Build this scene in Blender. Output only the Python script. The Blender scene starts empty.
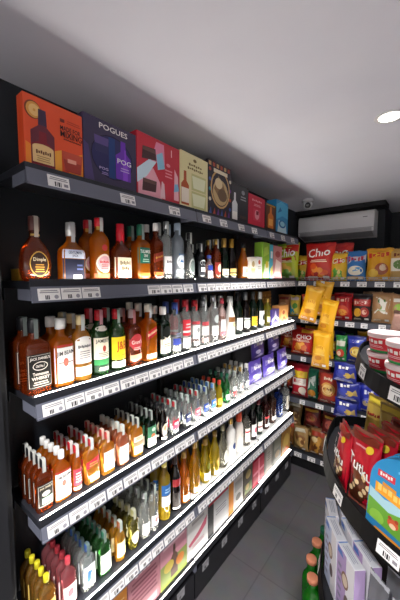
import bpy, bmesh, math, random
from mathutils import Vector, Matrix
rnd = random.Random(7)
C = bpy.context.scene.collection
PI = math.pi

# ------------------------------------------------------------------ materials
def lin(h):
    h = h.lstrip('#')
    o = []
    for i in (0, 2, 4):
        c = int(h[i:i+2], 16)/255
        o.append(c/12.92 if c <= .04045 else ((c+.055)/1.055)**2.4)
    return (o[0], o[1], o[2], 1)
MATS = {}
def M(col, rough=.5, metal=0., spec=.4, coat=0.):
    """opaque principled material from an sRGB hex colour"""
    k = ('p', col, rough, metal, spec, coat)
    if k in MATS: return MATS[k]
    m = bpy.data.materials.new('surface_'+col.strip('#')); m.use_nodes = True
    b = m.node_tree.nodes['Principled BSDF']
    b.inputs['Base Color'].default_value = lin(col)
    b.inputs['Roughness'].default_value = rough
    b.inputs['Metallic'].default_value = metal
    b.inputs['Specular IOR Level'].default_value = spec
    b.inputs['Coat Weight'].default_value = coat
    MATS[k] = m
    return m
def paper(col): return M(col, .55, 0, .3)
def film(col): return M(col, .32, 0, .5)          # printed snack film
def noisy(name, c1, c2, scale, rough=.6, detail=4):
    m = bpy.data.materials.new(name); m.use_nodes = True
    nt = m.node_tree; b = nt.nodes['Principled BSDF']
    tc = nt.nodes.new('ShaderNodeTexCoord'); n = nt.nodes.new('ShaderNodeTexNoise'); r = nt.nodes.new('ShaderNodeValToRGB')
    n.inputs['Scale'].default_value = scale; n.inputs['Detail'].default_value = detail
    r.color_ramp.elements[0].color = lin(c1); r.color_ramp.elements[1].color = lin(c2)
    r.color_ramp.elements[0].position = .3; r.color_ramp.elements[1].position = .7
    nt.links.new(tc.outputs['Object'], n.inputs['Vector']); nt.links.new(n.outputs['Fac'], r.inputs['Fac'])
    nt.links.new(r.outputs['Color'], b.inputs['Base Color'])
    b.inputs['Roughness'].default_value = rough
    return m
def emit(name, col, s):
    m = bpy.data.materials.new(name); m.use_nodes = True
    nt = m.node_tree; nt.nodes.remove(nt.nodes['Principled BSDF'])
    e = nt.nodes.new('ShaderNodeEmission'); e.inputs['Color'].default_value = lin(col); e.inputs['Strength'].default_value = s
    nt.links.new(e.outputs[0], nt.nodes['Material Output'].inputs['Surface'])
    return m
def glass(col, body=.45, tint=None):
    """bottle glass with its filling: part see-through, part milky in the liquid's colour, glossy outside"""
    k = ('g', col, body)
    if k in MATS: return MATS[k]
    m = bpy.data.materials.new('glass_'+col.strip('#')); m.use_nodes = True
    nt = m.node_tree; nt.nodes.remove(nt.nodes['Principled BSDF'])
    N = nt.nodes.new; L = nt.links.new
    c = lin(col)
    tr = N('ShaderNodeBsdfRefraction'); tr.inputs['Color'].default_value = (c[0]**.6, c[1]**.6, c[2]**.6, 1); tr.inputs['IOR'].default_value = 1.25; tr.inputs['Roughness'].default_value = .02
    df = N('ShaderNodeBsdfDiffuse'); df.inputs['Color'].default_value = c
    tl = N('ShaderNodeBsdfTranslucent'); tl.inputs['Color'].default_value = c
    a1 = N('ShaderNodeMixShader'); a1.inputs[0].default_value = .6; L(df.outputs[0], a1.inputs[1]); L(tl.outputs[0], a1.inputs[2])
    a2 = N('ShaderNodeMixShader'); a2.inputs[0].default_value = body*.75; L(tr.outputs[0], a2.inputs[1]); L(a1.outputs[0], a2.inputs[2])
    gl = N('ShaderNodeBsdfGlossy'); gl.inputs['Roughness'].default_value = .08
    lw = N('ShaderNodeLayerWeight'); lw.inputs['Blend'].default_value = .35
    mm = N('ShaderNodeMath'); mm.operation = 'MULTIPLY_ADD'; mm.inputs[1].default_value = .4; mm.inputs[2].default_value = .03
    L(lw.outputs['Fresnel'], mm.inputs[0])
    a3 = N('ShaderNodeMixShader'); L(mm.outputs[0], a3.inputs[0]); L(a2.outputs[0], a3.inputs[1]); L(gl.outputs[0], a3.inputs[2])
    L(a3.outputs[0], nt.nodes['Material Output'].inputs['Surface'])
    MATS[k] = m
    return m
CLEAR = lambda: glass('#f0f5f3', .3)
WHITE, BLACK, DARK = paper('#f2f0ea'), M('#0c0d10', .45), M('#1b1d22', .5)
SHELF = M('#2a2c33', .42, .2, .5)
RAIL = M('#666977', .4, 0, .5)
TAGW = paper('#eceae8')

# ------------------------------------------------------------------ objects
def clean(o, label=None, cat=None, group=None, kind=None):
    if label: o['label'] = label
    if cat: o['category'] = cat
    if group: o['group'] = group
    if kind: o['kind'] = kind
    return o
def new(name, me, parent=None, loc=None, rz=0.):
    o = bpy.data.objects.new(name, me); C.objects.link(o)
    if parent: o.parent = parent
    if loc is not None: o.location = loc
    if rz: o.rotation_euler = (0, 0, rz)
    return o
def empty(name, label, cat, loc, rz=0., group=None):
    o = bpy.data.objects.new(name, None); C.objects.link(o); o.empty_display_size = .05
    o.location = loc; o.rotation_euler = (0, 0, rz)
    return clean(o, label, cat, group)
class MB:
    """collects faces with materials and becomes ONE mesh"""
    def __init__(s): s.v = []; s.f = []; s.m = []; s.sm = []; s.mats = []
    def mi(s, m):
        if m not in s.mats: s.mats.append(m)
        return s.mats.index(m)
    def add(s, vs, fs, m, smooth=False):
        b = len(s.v); s.v += [tuple(v) for v in vs]; i = s.mi(m)
        for f in fs: s.f.append([b+k for k in f]); s.m.append(i); s.sm.append(smooth)
    def box(s, x0, x1, y0, y1, z0, z1, m, bev=0.):
        bm = bmesh.new()
        vs = [bm.verts.new((x, y, z)) for x in (x0, x1) for y in (y0, y1) for z in (z0, z1)]
        for q in ((0,1,3,2),(4,6,7,5),(0,4,5,1),(2,3,7,6),(0,2,6,4),(1,5,7,3)): bm.faces.new([vs[i] for i in q])
        if bev: bmesh.ops.bevel(bm, geom=list(bm.edges), offset=bev, segments=2, affect='EDGES', profile=.5)
        s.bm(bm, m)
    def bm(s, bm, m, smooth=False):
        bm.verts.index_update()
        s.add([v.co for v in bm.verts], [[v.index for v in f.verts] for f in bm.faces], m, smooth); bm.free()
    def lathe(s, pts, m, c=(0, 0), seg=20, smooth=True, cap=True):
        vs = []; fs = []
        for r, z in pts:
            for k in range(seg): a = 2*PI*k/seg; vs.append((c[0]+r*math.cos(a), c[1]+r*math.sin(a), z))
        for i in range(len(pts)-1):
            for k in range(seg):
                k2 = (k+1) % seg; fs.append((i*seg+k, i*seg+k2, (i+1)*seg+k2, (i+1)*seg+k))
        if cap: fs.append(tuple(range(seg))[::-1]); fs.append(tuple((len(pts)-1)*seg+k for k in range(seg)))
        s.add(vs, fs, m, smooth)
    def mesh(s, name):
        me = bpy.data.meshes.new(name); me.from_pydata(s.v, [], s.f)
        for m in s.mats: me.materials.append(m)
        me.polygons.foreach_set('material_index', s.m); me.polygons.foreach_set('use_smooth', s.sm)
        me.update()
        return me
    def obj(s, name, parent=None, loc=None, rz=0.): return new(name, s.mesh(name), parent, loc, rz)

# ------------------------------------------------------------------ printed artwork laid over a surface
TXT = {}
def text_mesh(t):
    if t not in TXT:
        cu = bpy.data.curves.new('letters', 'FONT'); cu.body = t; cu.size = 1; cu.resolution_u = 2; cu.offset = .012
        ob = bpy.data.objects.new('letters', cu)
        me = bpy.data.meshes.new_from_object(ob)
        vs = [tuple(v.co) for v in me.vertices]; fs = [list(p.vertices) for p in me.polygons]
        x0 = min(v[0] for v in vs); x1 = max(v[0] for v in vs); y0 = min(v[1] for v in vs); y1 = max(v[1] for v in vs)
        vs = [((v[0]-x0)/(x1-x0), (v[1]-y0)/(y1-y0)) for v in vs]
        bpy.data.objects.remove(ob); bpy.data.curves.remove(cu); bpy.data.meshes.remove(me)
        TXT[t] = (vs, fs)
    return TXT[t]
def paint(mb, S, items, step=.0004, off0=.0005, nu=8, nv=6):
    """items in (u,v) over the surface S(u,v,offset); every item lies a hair above the one before"""
    off = off0
    for it in items:
        k = it[0]
        if k == 'r':                                    # rectangle u0,v0,u1,v1
            _, u0, v0, u1, v1, m = it[:6]
            sh = it[6] if len(it) > 6 else 0
            vs = []; fs = []
            for j in range(nv+1):
                for i in range(nu+1):
                    u = u0+(u1-u0)*i/nu; v = v0+(v1-v0)*j/nv+sh*(i/nu)
                    vs.append(S(u, v, off))
            for j in range(nv):
                for i in range(nu):
                    a = j*(nu+1)+i; fs.append((a, a+1, a+nu+2, a+nu+1))
            mb.add(vs, fs, m, True)
        elif k == 'd':                                  # disc u,v,ru,rv
            _, u, v, ru, rv, m = it[:6]
            vs = [S(u, v, off)]; n = 20
            for q in (.5, 1.):
                for i in range(n):
                    a = 2*PI*i/n; vs.append(S(u+ru*q*math.cos(a), v+rv*q*math.sin(a), off))
            fs = [(0, 1+i, 1+(i+1) % n) for i in range(n)] + [(1+i, n+1+i, n+1+(i+1) % n, 1+(i+1) % n) for i in range(n)]
            mb.add(vs, fs, m, True)
        elif k == 'p':                                  # polygon (convex fan)
            _, pts, m = it[:3]
            cu = sum(p[0] for p in pts)/len(pts); cv = sum(p[1] for p in pts)/len(pts)
            vs = [S(cu, cv, off)]; n = len(pts)
            for q in (.5, 1.):
                for p in pts: vs.append(S(cu+(p[0]-cu)*q, cv+(p[1]-cv)*q, off))
            fs = [(0, 1+i, 1+(i+1) % n) for i in range(n)] + [(1+i, n+1+i, n+1+(i+1) % n, 1+(i+1) % n) for i in range(n)]
            mb.add(vs, fs, m, True)
        elif k == 't':                                  # words fitted into u0,v0,u1,v1
            _, t, u0, v0, u1, v1, m = it[:7]
            sh = it[7] if len(it) > 7 else 0
            tv, tf = text_mesh(t)
            mb.add([S(u0+(u1-u0)*x, v0+(v1-v0)*y+sh*x, off+.0003) for x, y in tv], tf, m, False)
        elif k == 'w':                                  # a word too small to read: n uneven strokes
            _, n, u0, v0, u1, v1, m = it[:7]
            sh = it[7] if len(it) > 7 else 0
            for q in range(n):
                a = u0+(u1-u0)*(q+.1)/n; b = u0+(u1-u0)*(q+.82)/n; e = sh*(q+.5)/n
                lo = v0+(v1-v0)*(.25 if q % 3 else .08); hi = v1-(v1-v0)*(.2 if q % 2 else 0)
                paint(mb, S, [('r', a, lo+e, b, hi+e, m)], 0, off, 1, 1)
        elif k == 'l':                                  # n fine lines of small print
            _, u0, v0, u1, v1, n, m = it[:7]
            for q in range(n):
                a = v0+(v1-v0)*(q+.2)/n; b = v0+(v1-v0)*(q+.65)/n
                w = (u1-u0)*(.05 if q % 2 else .0)
                paint(mb, S, [('r', u0+w, a, u1-w, b, m)], 0, off, nu, 1)
        off += step

# ------------------------------------------------------------------ camera (18 mm on a 24 x 36 upright frame)
CAMZ, YAW, TILT, FPX = 1.855, math.radians(38.634), math.radians(4.351), 300.
Fv = Vector((-math.sin(YAW)*math.cos(TILT), math.cos(YAW)*math.cos(TILT), -math.sin(TILT)))
Rv = Vector((math.cos(YAW), math.sin(YAW), 0)); Uv = Rv.cross(Fv)
cam = bpy.data.cameras.new('camera'); cam.sensor_fit = 'VERTICAL'; cam.sensor_height = 36; cam.lens = FPX/600*36
co = bpy.data.objects.new('camera', cam); C.objects.link(co)
co.matrix_world = Matrix(((Rv.x, Uv.x, -Fv.x, 0), (Rv.y, Uv.y, -Fv.y, 0), (Rv.z, Uv.z, -Fv.z, CAMZ), (0, 0, 0, 1)))
cam.clip_start = .02
bpy.context.scene.camera = co
def along(px, x, z):
    """the distance along the aisle of what the photo shows at column px, on the line at depth x and height z"""
    k = (px-200)/FPX; a = Vector((x, 0, z-CAMZ))
    return (k*a.dot(Fv)-a.dot(Rv))/(Rv.y-k*Fv.y)

# ------------------------------------------------------------------ room
XW, YB, ZC = -1.31, 3.62, 2.59
wallm = noisy('dark_wall_paint', '#1d2127', '#22262d', 3., .7)
ceilm = noisy('ceiling_paint', '#d6d6e0', '#dedee7', 2., .8)
bounce_wall = noisy('pale_wall_paint', '#d4d2d0', '#dddbd8', 2., .8)  # for the unseen walls, coloured pale to bounce light back
def floor_material():
    m = bpy.data.materials.new('grey_floor_tiles'); m.use_nodes = True
    nt = m.node_tree; b = nt.nodes['Principled BSDF']; N = nt.nodes.new; L = nt.links.new
    tc = N('ShaderNodeTexCoord'); br = N('ShaderNodeTexBrick'); no = N('ShaderNodeTexNoise')
    br.offset = 0; br.squash = 1
    br.inputs['Color1'].default_value = lin('#4f4d50'); br.inputs['Color2'].default_value = lin('#4b494c')
    br.inputs['Mortar'].default_value = lin('#424043'); br.inputs['Scale'].default_value = 1
    br.inputs['Brick Width'].default_value = .4; br.inputs['Row Height'].default_value = .4; br.inputs['Mortar Size'].default_value = .004
    no.inputs['Scale'].default_value = 9; no.inputs['Detail'].default_value = 6
    mx = N('ShaderNodeMix'); mx.data_type = 'RGBA'; mx.blend_type = 'OVERLAY'; mx.inputs[0].default_value = .25
    L(tc.outputs['Object'], br.inputs['Vector']); L(tc.outputs['Object'], no.inputs['Vector'])
    L(br.outputs['Color'], mx.inputs[6]); L(no.outputs['Color'], mx.inputs[7]); L(mx.outputs[2], b.inputs['Base Color'])
    b.inputs['Roughness'].default_value = .55
    return m
def struct(name, x0, x1, y0, y1, z0, z1, m):
    b = MB(); b.box(x0, x1, y0, y1, z0, z1, m); return clean(b.obj(name), kind='structure')
struct('floor', XW-.1, 2.4, -2.2, 4.4, -.1, 0, floor_material())
struct('ceiling', XW-.1, 2.4, -2.2, 4.4, ZC, ZC+.1, ceilm)
struct('wall_left', XW-.1, XW, -2.2, 4.4, 0, ZC, wallm)
struct('wall_right', 2.3, 2.4, -2.2, 4.4, 0, ZC, bounce_wall)
struct('wall_front', XW, 2.3, -2.2, -2.1, 0, ZC, bounce_wall)
struct('wall_back', XW, 2.3, 4.1, 4.2, 0, ZC, wallm)
struct('wall_back_projection', XW, -.47, YB, 4.1, 0, ZC, wallm)

# ------------------------------------------------------------------ liquor wall: three bays of shelving
DECK = [2.208, 1.842, 1.461, 1.037, .603, .25]
ORD = ['top', 'second', 'third', 'fourth', 'fifth', 'bottom']
BAYS = [(.40, 1.215), (1.219, 2.02), (2.024, 2.63)]
LEDS = [emit('led_strip_near', '#fff6ea', 55), emit('led_strip_middle', '#fffaf2', 32), emit('led_strip_far', '#fffcf8', 16)]
LEDB = [emit('base_led_strip_near', '#fff6ea', 16), emit('base_led_strip_middle', '#fff8f0', 8), emit('base_led_strip_far', '#fffaf4', 4.5)]
LEDW = [(-1.0125, -1.0068, .0065), (-1.0165, -1.0068, .0065), (-1.032, -1.0068, .0055)]
GLOW_LINER = M('#dcdcda', .5)
INK = M('#24242a', .6)
def tag_mesh(w, h, style, card=TAGW):
    b = MB(); b.box(-w/2, w/2, -.0012, 0, -h/2, h/2, card)
    S = lambda u, v, o: (-w/2+u*w, -.0012-o, -h/2+v*h)
    it = [('l', .08, .62, .92, .9, 2, M('#77757c', .6))]
    if style == 0: it += [('r', .3, .12, .36, .5, INK), ('r', .4, .12, .43, .5, INK), ('r', .46, .12, .54, .5, INK), ('r', .57, .12, .6, .5, INK), ('r', .72, .2, .92, .45, M('#8a8890', .6))]
    else: it += [('r', .3+.07*k, .12, .35+.07*k, .45, INK) for k in range(3)] + [('d', .8, .3, .1, .17, M('#9a98a0', .6))]
    paint(b, S, it, .0001, .0002, 2, 1)
    return b.mesh('price_tag')
TAGS = [tag_mesh(.072, .041, 0), tag_mesh(.072, .041, 1), tag_mesh(.05, .041, 0)]
TAG_SHADED = tag_mesh(.06, .05, 1, paper('#8f8f92'))  # card greyed: the kick panel's shade is put into its colour
gaps = {0: [.5, .78, 1.05, 1.3, 1.46, 1.66, 1.83, 2.1, 2.3, 2.5], 1: [.46, .56, .83, .93, 1.02]}
for bi, (y0, y1) in enumerate(BAYS):
    nm = ['nearest bay, full of square whiskey bottles', 'middle bay, full of clear vodka bottles', 'far bay, beside the snack shelves'][bi]
    r = empty('shelving_unit', 'black metal shelving with lit shelves, '+nm, 'shelving', (XW+.01, (y0+y1)/2, 0), 0, 'bays of the liquor wall shelving')
    ox, oy = XW+.01, (y0+y1)/2
    def X(x): return x-ox
    h0, h1 = y0-oy, y1-oy
    b = MB(); b.box(0, .012, h0, h1, .06, 2.22, M('#14191f', .5, .1)); b.obj('back_panel', r)
    for s in (h0, h1):
        b = MB(); q = .014 if s < 0 else -.014
        b.box(.012, .04, min(s, s+q), max(s, s+q), 0, 2.3, BLACK)
        for k in range(44): b.box(.0400, .0404, s+q*.35-.002, s+q*.35+.002, .2+k*.045, .22+k*.045, M('#050506', .8))
        b.obj('upright', r)
    b = MB(); b.box(.04, X(-1.03), h0, h1, 0, .22, M('#141417', .4)); b.box(X(-1.03), X(-1.012), h0+.003, h1-.003, .01, .175, M('#1c1c20', .35)); b.obj('kick_panel', r)
    for si, dz in enumerate(DECK):
        b = MB()
        b.box(.041, X(-1.003), h0+.001, h1-.001, dz-.026, dz, SHELF, .002)
        if si: b.box(X(-1.0066), X(-1.0032), h0+.001, h1-.001, dz-.004, dz+.007, SHELF)
        b.box(.05, .07, h0+.004, h0+.008, dz-.07, dz-.026, SHELF); b.box(X(-1.10), X(-1.003), h0+.001, h0+.005, dz-.062, dz-.026, RAIL)
        b.box(.05, .07, h1-.008, h1-.004, dz-.07, dz-.026, SHELF); b.box(X(-1.10), X(-1.003), h1-.005, h1-.001, dz-.062, dz-.026, RAIL)
        sh = b.obj('shelf', r)
        if si and bi: b = MB(); b.box(X(-1.16), X(-1.034), h0+.004, h1-.004, dz, dz+.0003, GLOW_LINER); b.obj('glow_liner', sh)  # pale sheet added so the deck glows white beside the LEDs
        rail = MB()                                                           # leaning ticket channel
        zt, zb = dz-.02, dz-.066
        pf = [(-1.002, zt), (-.999, zt+.002), (-.9935, zb), (-.989, zb-.001), (-.989, zb+.005), (-.9925, zb+.004), (-.998, zt-.006), (-.994, zt-.004)]
        pf = [(X(-1.002), zt), (X(-.998), zt+.003), (X(-.996), zt-.005), (X(-.991), zb+.005), (X(-.986), zb+.004), (X(-.987), zb-.002), (X(-.996), zb-.002), (X(-1.002), zt-.004)]
        n = len(pf)
        vs = [(x, h0+.002, z) for x, z in pf]+[(x, h1-.002, z) for x, z in pf]
        rail.add(vs, [(k, (k+1) % n, n+(k+1) % n, n+k) for k in range(n)]+[tuple(range(n))[::-1], tuple(range(n, 2*n))], RAIL)
        if si < 5: rail.obj('price_rail', sh)
        if si > 0:
            b = MB(); b.box(X(LEDW[bi][0]), X(LEDW[bi][1]), h0+.006, h1-.006, dz+.0005, dz+LEDW[bi][2], (LEDB if si == 5 else LEDS)[bi]); b.obj('led_strip', sh)
        ys = []                                                              # tickets in the channel
        if si == 0: ys = [y for y in gaps[0] if y0+.04 < y < y1-.04]
        elif si < 5:
            y = y0+.056 if bi == 0 else y0+.045
            while y < y1-.045:
                if not (si == 1 and bi == 0 and .64 < y < .8) and (si > 1 or rnd.random() > .05): ys.append(y)
                y += rnd.choice((.0755, .077, .08))
        for y in ys:
            t = new('price_tag', TAGS[rnd.choice((0, 0, 1))], sh)
            zc = (zt+zb)/2-.001
            t.location = (X(-.9925), y-oy, zc); t.rotation_euler = (math.radians(-12), 0, PI/2)
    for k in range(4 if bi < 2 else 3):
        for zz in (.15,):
            t = new('price_tag', TAG_SHADED, r); t.location = (X(-1.0115), h0+.1+k*.2, zz); t.rotation_euler = (0, 0, PI/2)

# ------------------------------------------------------------------ bottles
PROF = {
 'round': [(0,.88),(.012,1),(.58,1),(.64,.96),(.69,.8),(.73,.5),(.77,.22),(.82,.05),(.95,0)],
 'square': [(0,.94),(.014,1),(.60,1),(.645,.97),(.675,.85),(.70,.55),(.73,.2),(.77,.02),(.94,0)],
 'flask': [(0,.93),(.016,1),(.62,1),(.67,.95),(.71,.75),(.75,.4),(.79,.1),(.83,0),(.93,0)],
 'wine': [(0,.92),(.01,1),(.56,1),(.61,.93),(.66,.72),(.71,.42),(.77,.15),(.83,.02),(.95,0)],
 'champ': [(0,.92),(.01,1),(.40,1),(.5,.92),(.6,.68),(.7,.36),(.8,.12),(.86,.02),(.95,0)],
 'bulb': [(0,.6),(.03,.8),(.12,.96),(.25,1),(.38,.95),(.48,.8),(.56,.55),(.62,.28),(.68,.06),(.9,0)],
 'slope': [(0,.94),(.01,1),(.46,1),(.52,.9),(.62,.55),(.72,.22),(.8,.03),(.95,0)],
 'tall': [(0,.93),(.008,1),(.64,1),(.69,.93),(.73,.7),(.77,.32),(.81,.06),(.95,0)],
 'dome': [(0,.94),(.012,1),(.42,1),(.5,.95),(.56,.75),(.61,.42),(.66,.14),(.71,.01),(.95,0)],
 'ornate': [(0,.95),(.02,1),(.1,.82),(.2,1),(.3,.84),(.4,1),(.5,.8),(.58,.85),(.66,.45),(.75,.1),(.82,0),(.95,0)],
 'mini': [(0,.92),(.02,1),(.55,1),(.62,.92),(.68,.6),(.74,.22),(.8,.03),(.94,0)],
}
class Kind:
    """meshes shared by all bottles of one sort; local front is -Y"""
    def __init__(s, name, prof, h, w, d, n, gl, cap, label=(), rn=None, stamp=None, captop=1., cap0=.87, capr=1.18, seg=24, wax=False, extra=None):
        s.name, s.h, s.w, s.d = name, h, w, d
        P = PROF[prof]; rn = rn or min(w, d)*.19
        if min(w, d) < .05: rn = min(w, d)*.24
        def ring(v):
            v = min(max(v, 0), P[-1][0])
            for (a, ta), (b_, tb) in zip(P, P[1:]):
                if a <= v <= b_:
                    t = ta+(tb-ta)*(v-a)/(b_-a); break
            return rn+(w/2-rn)*t, rn+(d/2-rn)*t, 2+(n-2)*t
        def S(u, v, o):
            hx, hy, e = ring(v)
            u = max(-.985, min(.985, u))
            c = (1-abs(u)**e)**(1/e)
            # follow the flat-sided rings: push out along the local outline normal
            nx = abs(u)**(e-1)*(1 if u > 0 else -1)/hx; ny = -c**(e-1)/hy; l = math.hypot(nx, ny)
            return (u*hx+nx/l*o, -hy*c+ny/l*o, v*h)
        s.S = S
        zs = [p[0] for p in P]
        full = [zs[0]]
        for a, b_ in zip(zs, zs[1:]):
            k = 2 if b_-a > .3 else 1
            full += [a+(b_-a)*(i+1)/k for i in range(k)]
        b = MB(); vs = []; fs = []
        for v in full:
            hx, hy, e = ring(v)
            for k in range(seg):
                a = 2*PI*k/seg; ca, sa = math.cos(a), math.sin(a)
                vs.append((hx*math.copysign(abs(ca)**(2/e), ca), hy*math.copysign(abs(sa)**(2/e), sa), v*h))
        for i in range(len(full)-1):
            for k in range(seg):
                k2 = (k+1) % seg; fs.append((i*seg+k, i*seg+k2, (i+1)*seg+k2, (i+1)*seg+k))
        fs.append(tuple(range(seg))[::-1]); fs.append(tuple((len(full)-1)*seg+k for k in range(seg)))
        b.add(vs, fs, gl, True)
        s.body = b.mesh(name); s.parts = []
        if cap:
            rc = rn*capr; z0 = h*cap0; z1 = h*captop
            b = MB()
            b.lathe([(rc*.96, z0), (rc, z0+.001), (rc, z0+(z1-z0)*.3), (rc*1.02, z0+(z1-z0)*.32), (rc*.98, z1-.0015), (rc*.86, z1)], cap, seg=14)
            if wax:
                for k in range(5):
                    a = k*1.3; b.lathe([(.001, z0-.012-.006*(k % 3)), (.004, z0-.008), (.0045, z0+.004)], cap, (rc*.8*math.cos(a), rc*.8*math.sin(a)), 6)
            s.parts.append(('cap', b.mesh('cap')))
        body = [i for i in label if not (i[0] in 'rtw' and i[2 if i[0] == 'r' else 3] > .78)]
        neck = [i for i in label if i not in body]
        def span(i):
            if i[0] == 'p': v = [q[1] for q in i[1]]; return min(v), max(v)
            if i[0] == 'd': return i[2]-i[4], i[2]+i[4]
            a = i[2] if i[0] in 'rl' else i[3]; c = i[4] if i[0] in 'rl' else i[5]
            return a, c+max(0, i[6] if i[0] == 'r' and len(i) > 6 else 0)
        sheets = []                                      # separate paper labels stay separate parts
        for i in body:
            a, c = span(i); hit = [q for q in sheets if a < q[1] and c > q[0]]
            if hit:
                q = hit[0]; q[0] = min(q[0], a); q[1] = max(q[1], c); q[2].append(i)
                for e in hit[1:]: q[0] = min(q[0], e[0]); q[1] = max(q[1], e[1]); q[2] += e[2]; sheets.remove(e)
            else: sheets.append([a, c, [i]])
        for q in sheets:
            b = MB(); paint(b, S, [i for i in body if i in q[2]], .00018, .0009); s.parts.append(('label', b.mesh('label')))
        if neck:
            b = MB(); paint(b, S, neck, .0003, .0009); s.parts.append(('neck_label', b.mesh('neck_label')))
        if stamp:
            rc = rn*capr+.0012; b = MB(); ww = min(.007, rn*.75)
            for sg in (-1, 1):
                zz = [h*(cap0-.1), h*cap0, h*captop-.001, h*captop+.001]
                yy = [rn+.0035, rc+.001, rc, rc*.8]
                if sg > 0: zz[0] = h*(cap0-.02)
                prev = [(sg*yy[i], zz[i]) for i in range(4)]+[(0, h*captop+.0012)]
                vs = []
                for y, z in prev: vs += [(-ww, y, z), (ww, y, z)]
                b.add(vs, [(2*i, 2*i+1, 2*i+3, 2*i+2) for i in range(4)], stamp, True)
            s.parts.append(('seal_strip', b.mesh('seal_strip')))
        for nm_, me in (extra or []): s.parts.append((nm_, me))
    def put(s, x, y, z, rz, label, cat, group):
        o = new(s.name, s.body, None, (x, y, z), rz); clean(o, label, cat, group)
        for nm_, me in s.parts: new(nm_, me, o)
        return o
STAMP, STAMPG, STAMPD = paper('#c9cdc8'), paper('#9fb0a6'), paper('#6f7874')
P = paper
def lab(u, v0, v1, m): return ('r', -u, v0, u, v1, m)
NTH = ['front of', 'second in', 'third in', 'fourth in', 'fifth in', 'sixth in', 'seventh in']
used_labels = {}
ROWY = {}
GROUPS = ['', 'bottles on the second shelf', 'bottles on the third shelf', 'bottles on the fourth shelf', 'bottles on the fifth shelf', '']
def col(si, px, kd, desc, n=1, pitch=None, front=-1.042, jit=.03, cat='bottle', gap=0.):
    """a file of n bottles one behind the other, the first standing at the shelf's front"""
    pitch = pitch or kd.d+.003
    z = DECK[si]+.0005
    if px > 235: front -= .014                          # set further back in the far bay
    x0 = front-kd.d/2
    y = along(px, x0, z)
    ROWY.setdefault(si, []).append((y-kd.w/2, y+kd.w/2, desc))
    for k in range(n):
        x = x0-k*pitch
        if x-kd.d/2 < XW+.055: break
        tail = ' on the %s shelf' % ORD[si] if n == 1 else ', %s file, %s shelf' % (NTH[k], ORD[si])
        kd.put(x, y+(rnd.uniform(-.002, .002) if k else 0), z, PI/2+rnd.uniform(-jit, jit), desc+tail, cat, GROUPS[si])

AMB, AMBD, AMBL = glass('#ee8a22', .55), glass('#a8481a', .55), glass('#f6b040', .5)
DRK, GRN, GRND = glass('#1a0f0c', .8), glass('#3d7d3c', .5), glass('#16301f', .7)
YEL, OLV, BLUG = glass('#f0cf3e', .5), glass('#8c8434', .5), glass('#bcd6ea', .3)
ROSE, REDG = glass('#ec9a6c', .5), glass('#a82a1c', .6)
CLR = CLEAR(); FROST = glass('#cfdbe6', .6)
gold, red, grn, navy = P('#b8913f'), P('#b3202c'), P('#1e6b4c'), P('#1c2347')
blk, crm, gry, blue, pink = P('#14130f'), P('#eee3c4'), P('#a9a9a8'), P('#2450a8'), P('#d8849a')
whitecap, blackcap, redcap, goldcap, greencap = M('#e6e6e2', .4), M('#16161a', .4), M('#b01a26', .35), M('#b9954c', .3, .6), M('#1c5c45', .4)
silver = M('#b8babd', .3, .8)

# --- second shelf (the first one with bottles)
K = Kind('whiskey_bottle', 'bulb', .215, .098, .07, 2.6, AMBD, M('#4a2420', .4), [
    ('d', 0, .26, .62, .2, gold), ('d', 0, .26, .56, .18, M('#2a130d', .4)), ('t', 'Dimple', -.4, .29, .42, .36, crm), ('l', -.3, .13, .3, .27, 4, gold), ('r', -.9, .7, .9, .73, gold)], rn=.0135, cap0=.78, capr=1.3, stamp=P('#a59a8e'))
col(1, 36, K, 'dark brown pinched bottle with a round medallion')
K = Kind('whiskey_bottle', 'dome', .212, .092, .06, 4, AMB, M('#c9c9c9', .25, .5), [
    lab(.93, .0+.02, .37, P('#1d1f33')), lab(.93, .38, .53, P('#c3cad8')), ('t', 'GENTLEMAN', -.55, .455, .55, .505, navy), ('t', 'JACK', -.25, .395, .25, .445, navy), ('r', -.2, .03, .5, .1, WHITE), ('l', .1, .17, .6, .3, 2, P('#5d6b9b'))], rn=.0145, cap0=.76, stamp=P('#a8a8a8'))
col(1, 72, K, 'square shouldered amber bottle with pale band over dark label')
K = Kind('whiskey_bottle', 'round', .248, .078, .078, 2, AMB, redcap, [
    ('d', 0, .27, .78, .15, P('#d9cdb8')), ('d', 0, .27, .66, .12, P('#c79ba0')), ('w', 6, -.5, .27, .5, .31, red), ('l', -.4, .18, .4, .26, 3, P('#7e4a3c')), lab(.9, .04, .11, P('#d8784f')), ('d', 0, .52, .3, .05, P('#c23b34')), lab(.9, .8, .86, gold)], rn=.015, cap0=.86, stamp=STAMP)
col(1, 100, K, 'amber bottle with oval cream label and red foil neck', 2)
K = Kind('whiskey_bottle', 'dome', .238, .09, .07, 3, AMBD, M('#c22030', .25), [
    lab(.95, .05, .40, crm), ('w', 7, -.6, .26, .6, .34, P('#7b6a4c')), ('w', 4, -.45, .17, .4, .24, P('#7b6a4c')), ('l', -.5, .08, .5, .15, 2, P('#9b8a66'))], rn=.0145, cap0=.7, capr=1.22, wax=True)
col(1, 121, K, 'squat bottle with cream label and dripping red wax neck')
K = Kind('whiskey_bottle', 'square', .25, .076, .07, 4, AMB, greencap, [
    lab(.95, .3, .58, P('#17664f')), ('t', 'TULLAMORE', -.75, .48, .75, .54, WHITE), ('t', 'DEW', -.3, .41, .3, .46, WHITE), ('l', -.5, .32, .5, .39, 2, P('#a8cbb8')), lab(.95, .06, .13, P('#c2742d'))], rn=.0145, cap0=.8, stamp=STAMPG)
col(1, 141, K, 'amber bottle with wide green label and green cap', 2)
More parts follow.
